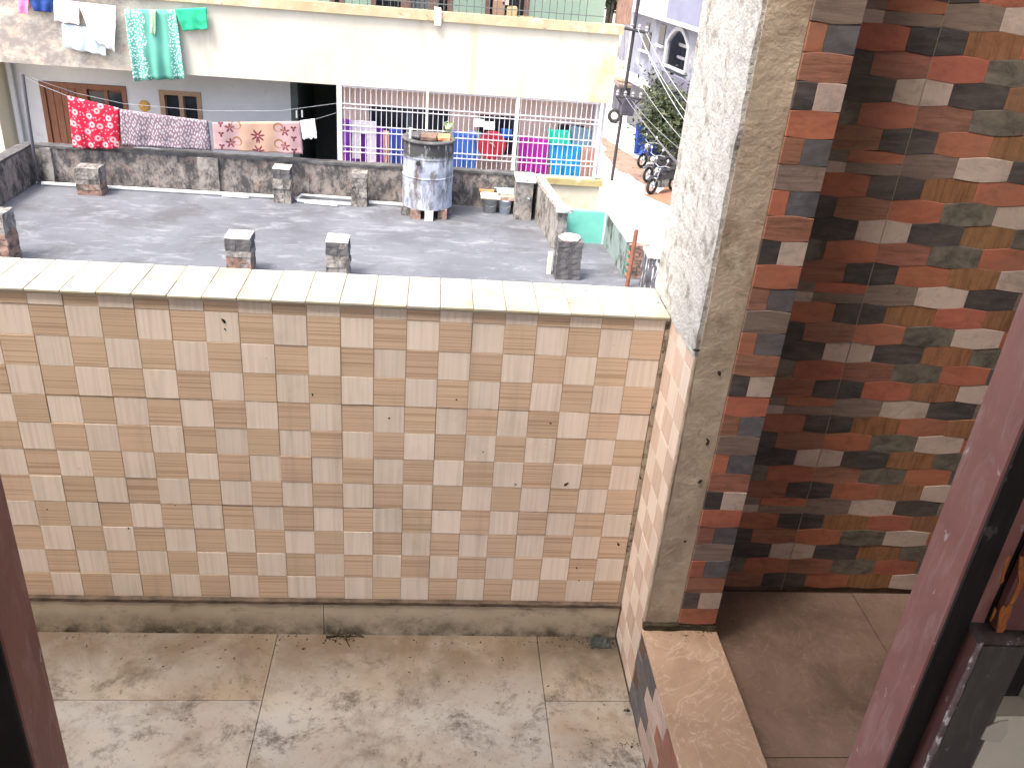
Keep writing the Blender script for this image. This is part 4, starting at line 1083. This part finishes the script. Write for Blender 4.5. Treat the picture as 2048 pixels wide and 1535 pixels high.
def carpet_pink():
    t = NT('pink patterned bedsheet'); v = t.coord((1,.001,1))
    xyz = t.new('ShaderNodeSeparateXYZ'); t.lk(v, xyz.inputs[0])
    ax = t.math('ABSOLUTE', xyz.outputs[0])
    col = t.mix(t.ramp(ax, [(.30, 0.0), (.34, 1.0)]), (.40,.265,.20), (.36,.245,.25))
    cm = t.new('ShaderNodeCombineXYZ'); t.lk(ax, cm.inputs[0]); t.lk(xyz.outputs[2], cm.inputs[2])
    def medal(cx, cz, r, petals, c, w):
        dx = t.math('SUBTRACT', ax, cx); dz = t.math('SUBTRACT', xyz.outputs[2], cz)
        rr = t.math('SQRT', t.math('ADD', t.math('MULTIPLY', dx, dx), t.math('MULTIPLY', dz, dz)))
        an = t.math('ARCTAN2', dz, dx)
        lim = t.math('MULTIPLY', t.math('ADD', t.math('MULTIPLY', t.math('SINE', t.math('MULTIPLY', an, petals)), .35), .65), r)
        return t.math('LESS_THAN', t.math('ABSOLUTE', t.math('SUBTRACT', rr, t.math('MULTIPLY', lim, .62))), t.math('MULTIPLY', lim, w))
    nonlocal_col = col
    for (cx, cz, r, pt, c, w) in ((0,.29,.12,8,(.13,.025,.04),.42), (0,.03,.11,8,(.13,.025,.04),.42), (.47,.40,.085,5,(.15,.045,.06),.42), (.47,.14,.085,5,(.15,.045,.06),.42),
                                  (.62,.29,.05,3,(.11,.025,.045),.48), (.62,.46,.05,3,(.11,.025,.045),.48), (.62,.08,.05,3,(.11,.025,.045),.48), (.36,.14,.17,1,(.22,.12,.07),.10), (.36,.42,.17,1,(.22,.12,.07),.10)):
        nonlocal_col = t.mix(medal(cx, cz, r, pt, c, w), nonlocal_col, c)
    col = nonlocal_col
    st = t.math('SINE', t.math('MULTIPLY', ax, 95.0))
    edge = t.math('MULTIPLY', t.math('GREATER_THAN', ax, .70), t.math('GREATER_THAN', st, .1))
    col = t.mix(edge, col, (.40,.24,.26))
    fl_ = t.noise(v, 40, 3, .6)
    col = t.mix(t.ramp(fl_, [(.6, 0.0), (.68, .4)]), col, (.42,.24,.25))
    return t.done(col, .9, .15)
def teal_sari():
    t = NT('teal dotted towel'); v = t.coord((1,.001,1))
    xyz = t.new('ShaderNodeSeparateXYZ'); t.lk(v, xyz.inputs[0])
    col = t.ramp(t.noise(v, 3, 5, .6), [(.3, (.10,.33,.265)), (.7, (.13,.40,.325))])
    dots = t.ramp(t.cells(t.flat(), 25, 1.0), [(.22, 1.0), (.36, 0.0)])
    side = t.math('ADD', xyz.outputs[0], t.math('MULTIPLY', t.noise(v, 4, 3, .5), .22))
    msk = t.math('MAXIMUM', t.math('LESS_THAN', side, -.05), t.math('GREATER_THAN', side, .36))
    col = t.mix(t.math('MULTIPLY', dots, msk), col, (.62,.78,.76))
    return t.done(col, .9, .15)
def A(px_, py_, Y): return at(px_, py_, Y=Y)
YL = 15.76
cloth('bedsheet', 'red floral cloth with white flowers on the clothesline', floral_red(), A(135,193,YL), A(238,218,YL), A(146,296,YL), A(238,298,YL), .02, 3, .8, 'washing on the roof clothesline', 1)
cloth('bedsheet', 'grey speckled cloth between the red and pink cloths on the clothesline', speck_grey(), A(240,221,YL), A(415,243,YL), A(243,290,YL), A(422,300,YL), .02, 4, 1.05, 'washing on the roof clothesline', 2)
cloth('bedsheet', 'pink and beige medallion bedsheet on the clothesline', carpet_pink(), A(425,246,YL), A(600,244,YL), A(428,300,YL), A(606,308,YL), .018, 4, .9, 'washing on the roof clothesline', 3, nu=40)
cloth('towel', 'small white cloth at the right end of the clothesline', fabric('white cotton', (.74,.76,.74)), A(600,243,YL), A(629,239,YL), A(606,278,YL), A(634,276,YL), .012, 2, .8, 'washing on the roof clothesline', 4)
def line(p0, p1, sag, r, label, name='clothesline', mat=None, cat='clothesline'):
    P0, P1 = Vector(p0), Vector(p1)
    pts = []
    for q in range(17):
        s = q/16; p = P0.lerp(P1, s); p.z -= sag*4*s*(1-s); pts.append(p)
    return tag(obj(name, G().tube(pts, r, 5), mat or M_CORD), label, cat)
M_CORD = plain('pale nylon cord', (.30,.30,.33), .6)
o = obj('clothesline', G().tube([A(46,152,15.74), A(80,170,YL+.01), A(135,192,YL+.01), A(238,218,YL+.01), A(330,232,YL+.01), A(415,243,YL+.01), A(425,245,YL+.01), A(600,243,YL+.01), A(629,239,YL+.01), A(672,226,16.8)], .0045, 5), M_CORD)
tag(o, 'clothesline carrying the red, grey and pink cloths', 'clothesline')
o = obj('clothesline', G().tube([A(46,150,15.74), A(150,186,16.2), A(250,208,16.3), A(420,222,16.4), A(560,222,16.5), A(672,207,16.88)], .004, 5), M_CORD)
tag(o, 'bare clothesline strung behind the one with washing', 'clothesline')
for (px_, py_) in ((593, 222), (604, 221)):
    p = A(px_, py_, 16.62)
    tag(obj('clothes_peg', G().box(p.x-.012, p.x+.012, 16.60, 16.64, p.z-.12, p.z), plain('grey peg', (.45,.45,.48), .5)), 'pale peg on the bare clothesline, %s of the two' % ('left' if px_ == 593 else 'right'), 'peg', 'pegs on the bare clothesline')
# laundry over the white balcony front
YB = YF-.09
cloth('saree', 'long teal towel with white dotted borders over the balcony front', teal_sari(), A(249,20,YB), A(352,22,YB), A(268,162,YB), A(371,158,YB), .03, 4, .2, 'washing over the white balcony front', 5, nu=34)
cloth('cloth', 'bright green cloth right of the long teal towel', fabric('bright green cotton', (.035,.42,.235)), A(350,20,YB-.01), A(412,17,YB), A(366,62,YB-.01), A(417,58,YB), .015, 2, .3, 'washing over the white balcony front', 6)
cloth('sock', 'pale green rag hanging in front of the teal towel', fabric('pale green rag', (.36,.56,.36)), A(299,22,YB-.05), A(312,22,YB-.05), A(301,68,YB-.05), A(311,70,YB-.05), .012, 1, .3, 'washing over the white balcony front', 7, nu=8)
cloth('shirt', 'navy cloth near the top left corner of the photo', fabric('navy cotton', (.025,.06,.23)), A(54,-14,YB), A(107,-10,YB), A(68,22,YB), A(104,25,YB), .02, 2, .4, 'washing over the white balcony front', 8)
cloth('cloth', 'pink cloth left of the navy one', fabric('pink cotton', (.72,.24,.47)), A(34,-14,YB), A(58,-12,YB), A(38,26,YB), A(57,28,YB), .015, 1, .4, 'washing over the white balcony front', 9, nu=12)
cloth('shirt', 'white cloth right of the navy one over the balcony front', fabric('white linen', (.78,.78,.76)), A(108,0,YB), A(158,6,YB), A(110,42,YB), A(160,50,YB), .02, 2, .4, 'washing over the white balcony front', 10)
cloth('shirt', 'white shirt with a pointed hem left of the teal towel', fabric('white shirting', (.80,.80,.79)), A(156,6,YB-.02), A(232,14,YB-.02), A(186,80,YB-.02), A(230,105,YB-.02), .025, 3, .3, 'washing over the white balcony front', 11)
cloth('cloth', 'pale blue cloth hanging below the white ones', fabric('pale blue cotton', (.56,.66,.74)), A(124,48,YB+.03), A(215,62,YB+.03), A(128,96,YB+.03), A(213,112,YB+.03), .02, 3, .3, 'washing over the white balcony front', 12)
# washing behind the grille
YG = YF+.22
gl = [
 ('purple cloth behind the left end of the grille', (.155,.035,.30), (686,238,768,255,688,338,770,345), YG+.06, 'cloth'),
 ('pale grey trousers in front of the purple cloth', (.56,.52,.60), (703,240,752,250,708,308,750,316), YG, 'trousers'),
 ('blue cloth left of the water tank behind the grille', (.045,.075,.30), (778,256,806,260,780,338,808,340), YG, 'cloth'),
 ('royal blue cloth right of the water tank behind the grille', (.055,.14,.46), (904,262,950,268,906,345,950,350), YG, 'cloth'),
 ('faded blue cloth beside the royal blue one', (.20,.30,.52), (936,262,962,266,936,320,958,322), YG+.05, 'cloth'),
 ('small bright blue cloth under the white papers', (.025,.12,.48), (1002,258,1024,260,1004,276,1024,278), YG+.02, 'cloth'),
 ('magenta cloth behind the right half of the grille', (.34,.022,.29), (1040,272,1098,282,1036,345,1094,352), YG, 'cloth'),
 ('bright teal cloth above the sky blue one', (.02,.50,.36), (1096,260,1140,262,1098,288,1142,290), YG, 'cloth'),
 ('sky blue cloth hanging below the teal one', (.018,.27,.58), (1098,284,1162,290,1102,362,1156,364), YG+.03, 'cloth'),
 ('slate blue cloth right of the teal one', (.17,.27,.34), (1140,252,1184,260,1142,290,1184,294), YG+.06, 'cloth'),
 ('pinkish brown cloth at the right end of the grille', (.40,.25,.21), (1162,294,1194,298,1160,360,1190,362), YG+.02, 'cloth'),
 ('peach cloth beside the blue one left of the water tank', (.52,.30,.25), (766,262,780,264,768,330,782,332), YG+.03, 'cloth'),
]
for q, (lab, c, k, Y, cat) in enumerate(gl):
    if 'trousers' in lab:
        g_ = [A(k[0],k[1],Y), A(k[2],k[3],Y)]
        TLp, TRp = g_; mid = TLp.lerp(TRp, .5)
        tr = thing('trousers', lab, 'trousers', TLp.lerp(TRp, .5) - Vector((0,0,.75)), 'washing behind the white grille')
        tm = fabric('grey trouser cloth', c)
        def leg(xa, xb, za, zb_):
            g = G().rough(xa, xb, Y-.02, Y+.02, zb_, za, .05, .010, xa*9, 6); return g
        obj('waist', leg(TLp.x, TRp.x, TLp.z, TLp.z-.24), tm, tr)
        obj('leg', leg(TLp.x+.01, TLp.x+.17, TLp.z-.241, TLp.z-.72), tm, tr)
        obj('leg', leg(TRp.x-.17, TRp.x-.01, TLp.z-.241, TLp.z-.78), tm, tr)
        continue
    cloth('cloth', lab, fabric('fabric %d' % q, c), A(k[0],k[1],Y), A(k[2],k[3],Y), A(k[4],k[5],Y), A(k[6],k[7],Y), .022, 3, .5, 'washing behind the white grille', 30+q, 18, 10, cat=cat)
rb = A(984, 290, YG+.05)
rt = thing('red_tub', 'red plastic tub hung behind the grille', 'tub', (rb.x, rb.y, rb.z-.18), 'things kept behind the white grille')
obj('tub_body', G().lathe([(.10,.12),(.17,.11),(.25,.02),(.265,-.02),(.28,-.025),(.27,-.04),(.2,-.03)], (rb.x, rb.y, rb.z), 24, 'Y'), plain('red plastic', (.46,.035,.055), .35), rt, smooth=True)
obj('tub_handle', G().tube([(rb.x-.05,rb.y-.045,rb.z+.05),(rb.x+.02,rb.y-.07,rb.z+.03),(rb.x+.05,rb.y-.045,rb.z-.02)], .014, 6), plain('pink handle', (.72,.36,.36), .4), rt)
for q, (a, b, c_, d_) in enumerate(((948,238,966,254), (968,243,989,260))):
    P0, P1 = A(a, b, YF-.03), A(c_, d_, YF-.03)
    tag(obj('paper_bag', G().rough(P0.x, P1.x, YF-.035, YF-.008, P1.z, P0.z, .05, .010, q+4, 8), plain('white paper', (.80,.80,.80), .8)), 'white paper packet tied to the grille, %s of the two' % ('left' if q == 0 else 'right'), 'packet', 'paper packets on the grille')
pp = A(896, 254, YF-.02)
pg = G()
rr_ = random.Random(9)
for q in range(60):
    c = Vector((pp.x + rr_.gauss(0,.05), YF-.03+rr_.gauss(0,.02), pp.z + rr_.gauss(0,.045)))
    u_ = Vector((rr_.uniform(-1,1), rr_.uniform(-1,1), rr_.uniform(-1,1))).normalized()*.035; w_ = u_.cross(Vector((.3,.8,.5))).normalized()*.018
    pg.add([c-u_, c+w_, c+u_, c-w_], [(0,1,2,3)])
tag(obj('plastic_bag', pg.add(G().lathe([(.03,-.06),(.06,-.02),(.05,.03),(.02,.06)], (pp.x, YF-.03, pp.z), 12).v, G().lathe([(.03,-.06),(.06,-.02),(.05,.03),(.02,.06)], (0,0,0), 12).f), plain('pale green bag', (.46,.60,.36), .6)), 'pale green bag tied to the grille just above the water tank', 'bag')

# ================================================================== STREET SCENE ON THE RIGHT
# white house with the pointed arch, its front running away along the street
A0 = Vector((8.45, 40.0, 0)); Dv = Vector((.150, -.9887, 0)).normalized(); Nv = Vector((Dv.y, -Dv.x, 0)) * -1
if Nv.x < 0: Nv = -Nv
def onwall(px_, py_):
    d = sight(px_, py_); t = (A0 - EYE).dot(Nv) / d.dot(Nv); P = EYE + d*t
    return ((P - A0).dot(Dv), P.z)
class LG(G):
    def out(s):
        s.v = [A0 + Dv*p.x + Nv*p.y + Vector((0,0,p.z)) for p in s.v]; return s
M_LAV = surf('lavender white house paint', (.185,.195,.245), (.235,.245,.295), .8, .85, [((.32,.335,.36), 1.0, .54, .66), ((.14,.145,.19), 1.4, .54, .66)])
M_LAVD = surf('lavender balcony paint', (.12,.118,.165), (.16,.156,.205), 1, .85)
M_TRIM = surf('white trim', (.36,.36,.38), (.44,.44,.46), 2, .8)
sA = onwall(1288, 40)[0] - 1.0
zl = onwall(1340, 43)[1]; zl2 = onwall(1320, 172)[1]
sa0, za_sp = onwall(1338, 85); sa1, _ = onwall(1381, 88)
zt_a = onwall(1362, 60)[1]; zb_a = onwall(1360, 140)[1]
wh = thing('arched_house', 'white and lavender house with a pointed arch beyond the pillar', 'house', (A0+Dv*4).to_tuple()[:2] + (ZG,))
sEnd = sA + 16
N_ = 14
wall = LG()
wall.box(sA, sa0, 0, .08, zl2, zl); wall.box(sa1, sEnd, 0, .08, zl2, zl); wall.box(sa0+.0005, sa1-.0005, 0, .08, zl2, zb_a)
arc = []
for i in range(N_+1):
    u = i/N_; k = 1-abs(2*u-1)
    arc.append((sa0+(sa1-sa0)*u, za_sp + (zt_a-za_sp)*math.sin(k*math.pi/2)**.8))
for i in range(N_):
    (s0_, z0_), (s1_, z1_) = arc[i], arc[i+1]
    wall.prism([(s0_, z0_), (s1_, z1_), (s1_, zl-.0005), (s0_, zl-.0005)], .0002, .0798, 'Y')
obj('wall', wall.out(), M_LAV, wh)
trim = LG()
for i in range(N_):
    (s0_, z0_), (s1_, z1_) = arc[i], arc[i+1]
    trim.prism([(s0_, z0_-.03), (s1_, z1_-.03), (s1_, z1_+.12), (s0_, z0_+.12)], -.10, .0001, 'Y')
trim.box(sa0-.12, sa0+.04, -.10, -.0002, zb_a, za_sp+.1).box(sa1-.04, sa1+.12, -.10, -.0002, zb_a, za_sp+.1).box(sa0-.1, sa1+.1, -.13, -.0003, zb_a-.08, zb_a)
obj('arch_trim', trim.out(), M_TRIM, wh)
ins = obj('arch_recess', LG().box(sa0-9, sa1+1, 1.2, 1.4, zl2-.2, zl+.1).out(), surf('dim grey interior', (.16,.16,.20), (.24,.24,.28), 2, .9), wh)
obj('grille', LG().box(sa0+.05, sa1-.05, .4, .44, za_sp-.1, za_sp+.02).box(sa0+.05, sa1-.05, .4, .44, za_sp-.55, za_sp-.45).out(), M_TRIM, wh)
for q in range(1, 6):
    ss = sa0 + (sa1-sa0)*q/6
    obj('bar', LG().box(ss-.03, ss+.03, .5, .54, zb_a, za_sp+.2).out(), plain('dark grille', (.06,.06,.08), .5), wh)
obj('ledge', LG().box(sA-.3, sEnd, -.35, .3, zl, zl+.16).out(), M_TRIM, wh)
obj('ledge', LG().box(sA-.3, sEnd, -.55, .3, zl2-.22, zl2).out(), M_TRIM, wh)
obj('balcony', LG().box(onwall(1326,140)[0], onwall(1326,140)[0]+6, -.55, -.40, zl2+.001, zb_a-.1).out(), M_LAVD, wh)
obj('upper_wall', LG().box(sA, sEnd, .1, .35, zl+.161, zl+4).out(), surf('mint white paint', (.27,.31,.29), (.34,.36,.35), .8, .85), wh)
su = onwall(1350, 30)[0]
obj('upper_balcony', LG().box(su, sEnd, -.35, -.2, zl+.162, zl+1.25).out(), surf('blue lavender paint', (.17,.18,.265), (.21,.22,.30), 1, .8), wh)
obj('upper_balcony_rail', LG().box(su, sEnd, -.42, -.12, zl+1.251, zl+1.36).out(), M_TRIM, wh)
obj('upper_window', LG().box(su+.3, su+3, .02, .099, zl+1.1, zl+3).out(), M_GLASS, wh)
obj('corner_column', LG().box(sA-.25, sA-.02, -.1, .3, zl2, zl+4).out(), surf('grey corner', (.36,.37,.44), (.46,.47,.54), 1.5, .9), wh)
obj('lower_wall', LG().box(sA, sEnd, .2, .5, ZG, zl2-.221).out(), surf('grey ground floor wall', (.12,.12,.14), (.18,.18,.20), 1, .9), wh)
for (px_, py_, w_, h_) in ((1296, 55, .22, .35), (1325, 70, .3, .75), (1294, 82, .45, .75)):
    s_, z_ = onwall(px_, py_)
    w = obj('window', LG().box(s_-w_, s_+w_, -.03, -.0004, z_-h_*.5, z_+h_*.5).out(), M_GLASS, wh)
    obj('window_sill', LG().box(s_-w_-.1, s_+w_+.1, -.15, -.031, z_-h_*.5-.08, z_-h_*.5).out(), M_TRIM, w)
# houses closing the street
fh = thing('far_house', 'pale house at the far end of the street behind the utility pole', 'house', (7.5, 62, ZG))
obj('wall', G().box(4.5, 10.5, 62, 70, ZG, 3), surf('pale mint house paint', (.42,.48,.46), (.54,.58,.56), .4, .9, [((.40,.44,.42), .7, .6, .75)]), fh)
for z in (-3.2, -.4):
    for x in (5.5, 7.2, 8.9):
        w = obj('window', G().box(x, x+.9, 61.93, 61.999, z, z+1.3), M_GLASS, fh)
        obj('window_sill', G().box(x-.1, x+1.0, 61.8, 61.999, z-.12, z-.001), M_TRIM, w)
obj('sunshade', G().box(4.3, 10.7, 61.2, 61.92, -1.0, -.85), M_TRIM, fh)
xa, xb = at(1236, 240, Y=42).x, at(1292, 240, Y=42).x
zs = at(1262, 176, Y=42).z
gh = thing('shed', 'dark grey shed at the street bend behind the utility pole', 'shed', ((xa+xb)/2, 43, ZG))
obj('wall', G().box(xa, xb, 42.3, 44, ZG, zs), surf('dark shed', (.055,.055,.072), (.11,.105,.125), 1.2, .9), gh)
obj('roof', G().rough(xa-.2, xb+.2, 41.9, 44.2, zs+.001, zs+.12, .3, .03, 2), surf('rusty sheet roof', (.16,.12,.10), (.28,.23,.20), 2, .8), gh)
obj('shutter', G().box(xa+.3, xb-.4, 42.2, 42.299, ZG, zs-.6), plain('slate shutter', (.06,.06,.09), .6), gh)
ya_, yb_ = at(1262, 182, Y=39).x, at(1288, 182, Y=39).x
ph = thing('water_barrel', 'peach coloured barrel with a pale lid on the shed roof', 'barrel', ((ya_+yb_)/2+.2, 42.8, zs+.12))
obj('barrel_body', G().lathe([(.42,zs+.12),(.46,zs+.2),(.46,zs+.85),(.40,zs+.95)], ((ya_+yb_)/2+.25, 42.9, 0), 20), surf('peach plastic', (.34,.25,.17), (.44,.34,.24), 3, .6), ph)
obj('lid', G().lathe([(.42,zs+.951),(.42,zs+1.0),(.2,zs+1.05)], ((ya_+yb_)/2+.25, 42.9, 0), 20), M_CAPPALE, ph)
# utility pole with cross-arms and its cables
M_POLE = plain('tarred steel', (.035,.034,.040), .6)
up_ = thing('utility_pole', 'leaning black utility pole with two cross-arms beside the white building', 'utility pole', (6.05, 30, ZG))
T0, T1 = A(1238, 262, 30), A(1271, 40, 30)
T0b = T0 + (T0-T1)*((T0.z-ZG)/(T1.z-T0.z))
obj('pole', G().tube([T0b, T1, T1+(T1-T0)*.3], .055, 8), M_POLE, up_)
for (a, b) in (((1246,56),(1295,66)), ((1232,192),(1283,198))):
    P0, P1 = A(*a, 29.9), A(*b, 29.9)
    ca = obj('cross_arm', G().tube([P0, P1], .055, 6), M_POLE, up_)
    for s in (.05, .35, .65, .95):
        p = P0.lerp(P1, s)
        obj('insulator', G().lathe([(.03,0),(.06,.05),(.04,.1),(.06,.14),(.02,.2)], p, 10), plain('grey porcelain', (.30,.28,.30), .3), ca)
tb = A(1257, 205, 29.8)
obj('transformer', G().rough(tb.x-.20, tb.x+.20, 29.7, 30.05, tb.z-.42, tb.z+.12, .09, .03, 3), plain('dark junction box', (.045,.045,.065), .6), up_)
obj('brace', G().tube([A(1232,192,29.9), A(1252,225,29.95)], .03, 6).tube([A(1283,198,29.9), A(1252,225,29.95)], .03, 6), M_POLE, up_)
wires = [((1248,190),(1368,345),.25,.016,(.16,.16,.17)), ((1252,196),(1360,330),.3,.022,(.20,.19,.20)), ((1262,200),(1375,310),.4,.014,(.24,.24,.24)),
         ((1276,60),(1392,250),.8,.014,(.40,.43,.42)), ((1278,64),(1388,268),.8,.016,(.46,.50,.49)), ((1292,66),(1392,228),.6,.016,(.42,.44,.43)),
         ((1270,150),(1384,300),.5,.011,(.42,.44,.44)), ((1250,60),(1244,196),.0,.012,(.1,.1,.1))]
for q, (a, b, sg_, r, c) in enumerate(wires):
    lab = ['lowest dark cable running from the pole towards the pillar', 'thick dark cable just above the lowest one', 'grey cable above the thick dark one', 'white cable from the top cross-arm, left of three', 'brightest white cable from the top cross-arm, middle of three', 'white cable from the right end of the top cross-arm', 'thin grey cable crossing the tree crown', 'vertical cable joining the two cross-arms'][q]
    P0 = A(a[0], a[1], 29.85); P1 = A(b[0], b[1], 20.0 if q < 7 else 29.85)
    line(P0, P1, sg_*.22, r*.6, lab, 'cable', plain('cable %d' % q, c, .5), 'cable')

# tree hanging over the street
def make_tree(name, label, base, top_c, rad, nleaf, seed, size, cols):
    rnd = random.Random(seed)
    t = thing(name, label, 'tree', base)
    bx, by, bz = base
    tr = G().tube([(bx,by,bz),(bx+.05,by,bz+.7),(bx-.05,by+.05,bz+1.4),(top_c[0],top_c[1],top_c[2]-.2)], [.11,.09,.075,.04], 8)
    clumps = []
    for q in range(16):
        d = Vector((rnd.gauss(0,1), rnd.gauss(0,1), rnd.gauss(0,1))).normalized()*rnd.uniform(.35,.95)
        c = Vector(top_c) + Vector((d.x*rad[0], d.y*rad[1], d.z*rad[2]))
        clumps.append(c)
        tr.tube([(bx,by,bz+1.2), Vector(top_c).lerp(c,.4), c], [.045,.03,.012], 5)
    obj('trunk', tr, surf('grey bark', (.12,.09,.07), (.20,.16,.13), 8, .95), t)
    lv = NT(name+' leaf'); gi = lv.new('ShaderNodeNewGeometry')
    col = lv.ramp(gi.outputs['Random Per Island'], [(.0, cols[0]), (.6, cols[1]), (1.0, cols[2])])
    lm = lv.done(col, .6, .3)
    g = G()
    for q in range(nleaf):
        c = rnd.choice(clumps); o_ = Vector((rnd.gauss(0,1), rnd.gauss(0,1), rnd.gauss(0,1)))*rad[0]*.23
        p = c + o_
        u_ = Vector((rnd.gauss(0,1), rnd.gauss(0,1), rnd.gauss(0,.7)-.3)).normalized(); w_ = u_.cross(Vector((rnd.gauss(0,1), rnd.gauss(0,1), 1))).normalized()
        L = size*rnd.uniform(.6,1.4)
        g.add([p, p+u_*L*.5+w_*L*.25, p+u_*L, p+u_*L*.5-w_*L*.25], [(0,1,2,3)])
    cr = obj('crown', g, lm, t)
    return t
tb_ = at(1322, 322, Z=ZG)
make_tree('street_tree', 'dusty green tree crossed by cables in front of the arched house', (tb_.x+.6, tb_.y-.3, ZG), (tb_.x+.25, tb_.y+.2, ZG+1.75), (1.5, 2.2, 1.15), 8500, 4, .16, ((.022,.034,.020), (.048,.066,.036), (.125,.135,.062)))
make_tree('potted_shrub', 'small shrub beside the timber post on the upper balcony edge', (3.35, 19.2, ZG), (3.42, 19.2, .35), (.18, .2, .5), 500, 8, .09, ((.03,.06,.04), (.06,.10,.06), (.10,.14,.08)))

# parked motorcycles, built alike and then set in a row
def motorcycle(loc, rot, label, c, dup_of=None):
    if dup_of is not None:
        r = dup_of.copy(); COL.objects.link(r); r.location = loc; r.rotation_euler = (0,0,rot); r['label'] = label
        for chd in dup_of.children:
            k = chd.copy(); COL.objects.link(k); k.parent = r
            if chd.name.startswith('body') or chd.name.startswith('fuel_tank') or chd.name.startswith('fender'):
                k.material_slots[0].link = 'OBJECT'; k.material_slots[0].material = plain('bike paint '+label[:6], c, .3)
            for gch in chd.children:
                h = gch.copy(); COL.objects.link(h); h.parent = k
        return r
    t = thing('motorcycle', label, 'motorcycle', (0,0,0), 'motorcycles parked on the dirt verge')
    rub = plain('tyre rubber', (.02,.02,.02), .8); chrome = plain('chrome', (.6,.6,.62), .25, .5, metallic=1.0)
    pm = plain('bike paint', c, .3)
    for x in (-.62, .66):
        g = G(); seg = 22
        for i in range(seg):
            for k in range(8):
                a, b = 2*math.pi*i/seg, 2*math.pi*k/8
                R_ = .25 + .055*math.cos(b)
                g.v.append(Vector((x + R_*math.cos(a), .055*math.sin(b), .305 + R_*math.sin(a))))
        for i in range(seg):
            for k in range(8):
                g.f.append((i*8+k, ((i+1) % seg)*8+k, ((i+1) % seg)*8+(k+1) % 8, i*8+(k+1) % 8))
        w = obj('wheel', g, rub, t, smooth=True)
        obj('hub', G().lathe([(.03,-.06),(.07,-.03),(.07,.03),(.03,.06)], (x,0,.305), 14, 'Y'), chrome, w)
        sp_ = G()
        for q in range(8):
            a = q*math.pi/4
            sp_.tube([(x,0,.305),(x+.2*math.cos(a),0,.305+.2*math.sin(a))], .008, 4)
        obj('spokes', sp_, chrome, w)
    obj('fuel_tank', G().lathe([(.03,-.02),(.11,.05),(.15,.2),(.14,.33),(.07,.42),(.02,.44)], (.0,0,.80), 16, 'X'), pm, t, smooth=True)
    obj('body', G().prism([(-.45,.55),(.25,.42),(.35,.55),(.3,.72),(0,.78),(-.55,.80),(-.75,.72)], -.11, .11), pm, t)
    obj('engine', G().rough(-.15, .28, -.13, .13, .22, .52, .08, .02, 4), plain('engine metal', (.22,.22,.23), .4, metallic=.8), t)
    obj('seat', G().prism([(-.72,.80),(-.1,.775),(.0,.84),(-.2,.87),(-.5,.90),(-.75,.90)], -.13, .13), plain('black seat', (.02,.02,.022), .6), t)
    obj('fork', G().tube([(.66,-.08,.305),(.40,-.08,.98)], .022, 6).tube([(.66,.08,.305),(.40,.08,.98)], .022, 6), chrome, t)
    obj('handlebar', G().tube([(.22,-.36,1.04),(.36,-.22,1.08),(.40,0,1.0),(.36,.22,1.08),(.22,.36,1.04)], .016, 6), chrome, t)
    obj('headlight', G().lathe([(.04,-.06),(.09,-.02),(.10,.05),(.06,.07)], (.48,0,.90), 14, 'X'), chrome, t)
    obj('mirror', G().tube([(.34,-.24,1.08),(.30,-.28,1.26)], .008, 5).lathe([(.02,-.01),(.06,0),(.02,.01)], (.30,-.28,1.29), 10, 'X'), chrome, t)
    obj('mirror', G().tube([(.34,.24,1.08),(.30,.28,1.26)], .008, 5).lathe([(.02,-.01),(.06,0),(.02,.01)], (.30,.28,1.29), 10, 'X'), chrome, t)
    obj('fender', G().prism([(.42,.58),(.55,.66),(.75,.655),(.93,.55),(.95,.58),(.78,.70),(.55,.71),(.40,.63)], -.07, .07), pm, t)
    obj('exhaust', G().tube([(.1,-.15,.3),(-.4,-.17,.28),(-.85,-.18,.36)], [.025,.04,.045], 8), chrome, t)
    obj('tail_lamp', G().box(-.82, -.74, -.06, .06, .74, .82), plain('red lens', (.4,.02,.02), .3), t)
    t.location = loc; t.rotation_euler = (0,0,rot); t.scale = (.88,.88,.88)
    return t
spots_ = [((1324,386), -2.5, 'nearest black motorcycle parked on the dirt verge', (.035,.035,.045)), ((1314,362), -2.45, 'dark motorcycle in the middle of the parked row', (.05,.05,.06)),
          ((1303,334), -2.5, 'blue motorcycle at the far end of the row', (.02,.05,.26))]
mc = None
for (pp_, rz_, lab, c) in spots_:
    p = at(*pp_, Z=ZG)
    L_ = (p.x, p.y, ZG+.032)
    if mc is None: mc = motorcycle(L_, rz_, lab, c)
    else: motorcycle(L_, rz_, lab, c, mc)
tp = at(1300, 318, Z=ZG)
cloth('tarpaulin', 'blue tarpaulin draped behind the parked motorcycles', fabric('blue tarpaulin', (.025,.06,.27)), (tp.x-.5, tp.y+1.0, ZG+1.15), (tp.x+.75, tp.y+.9, ZG+1.25), (tp.x-.55, tp.y+.6, ZG+.05), (tp.x+.8, tp.y+.5, ZG+.1), .06, 3, .7, None, 50, cat='tarpaulin')
tyre = at(1227, 246, Z=ZG)
g = G(); seg = 20
for i in range(seg):
    for k in range(8):
        a, b = 2*math.pi*i/seg, 2*math.pi*k/8
        R_ = .24 + .08*math.cos(b)
        g.v.append(Vector((tyre.x + R_*math.cos(a), tyre.y + .10*math.sin(b), ZG+.32 + R_*math.sin(a))))
for i in range(seg):
    for k in range(8): g.f.append((i*8+k, ((i+1) % seg)*8+k, ((i+1) % seg)*8+(k+1) % 8, i*8+(k+1) % 8))
tag(obj('spare_tyre', g, plain('old tyre', (.03,.03,.035), .8), smooth=True), 'old black tyre standing at the foot of the utility pole', 'tyre')
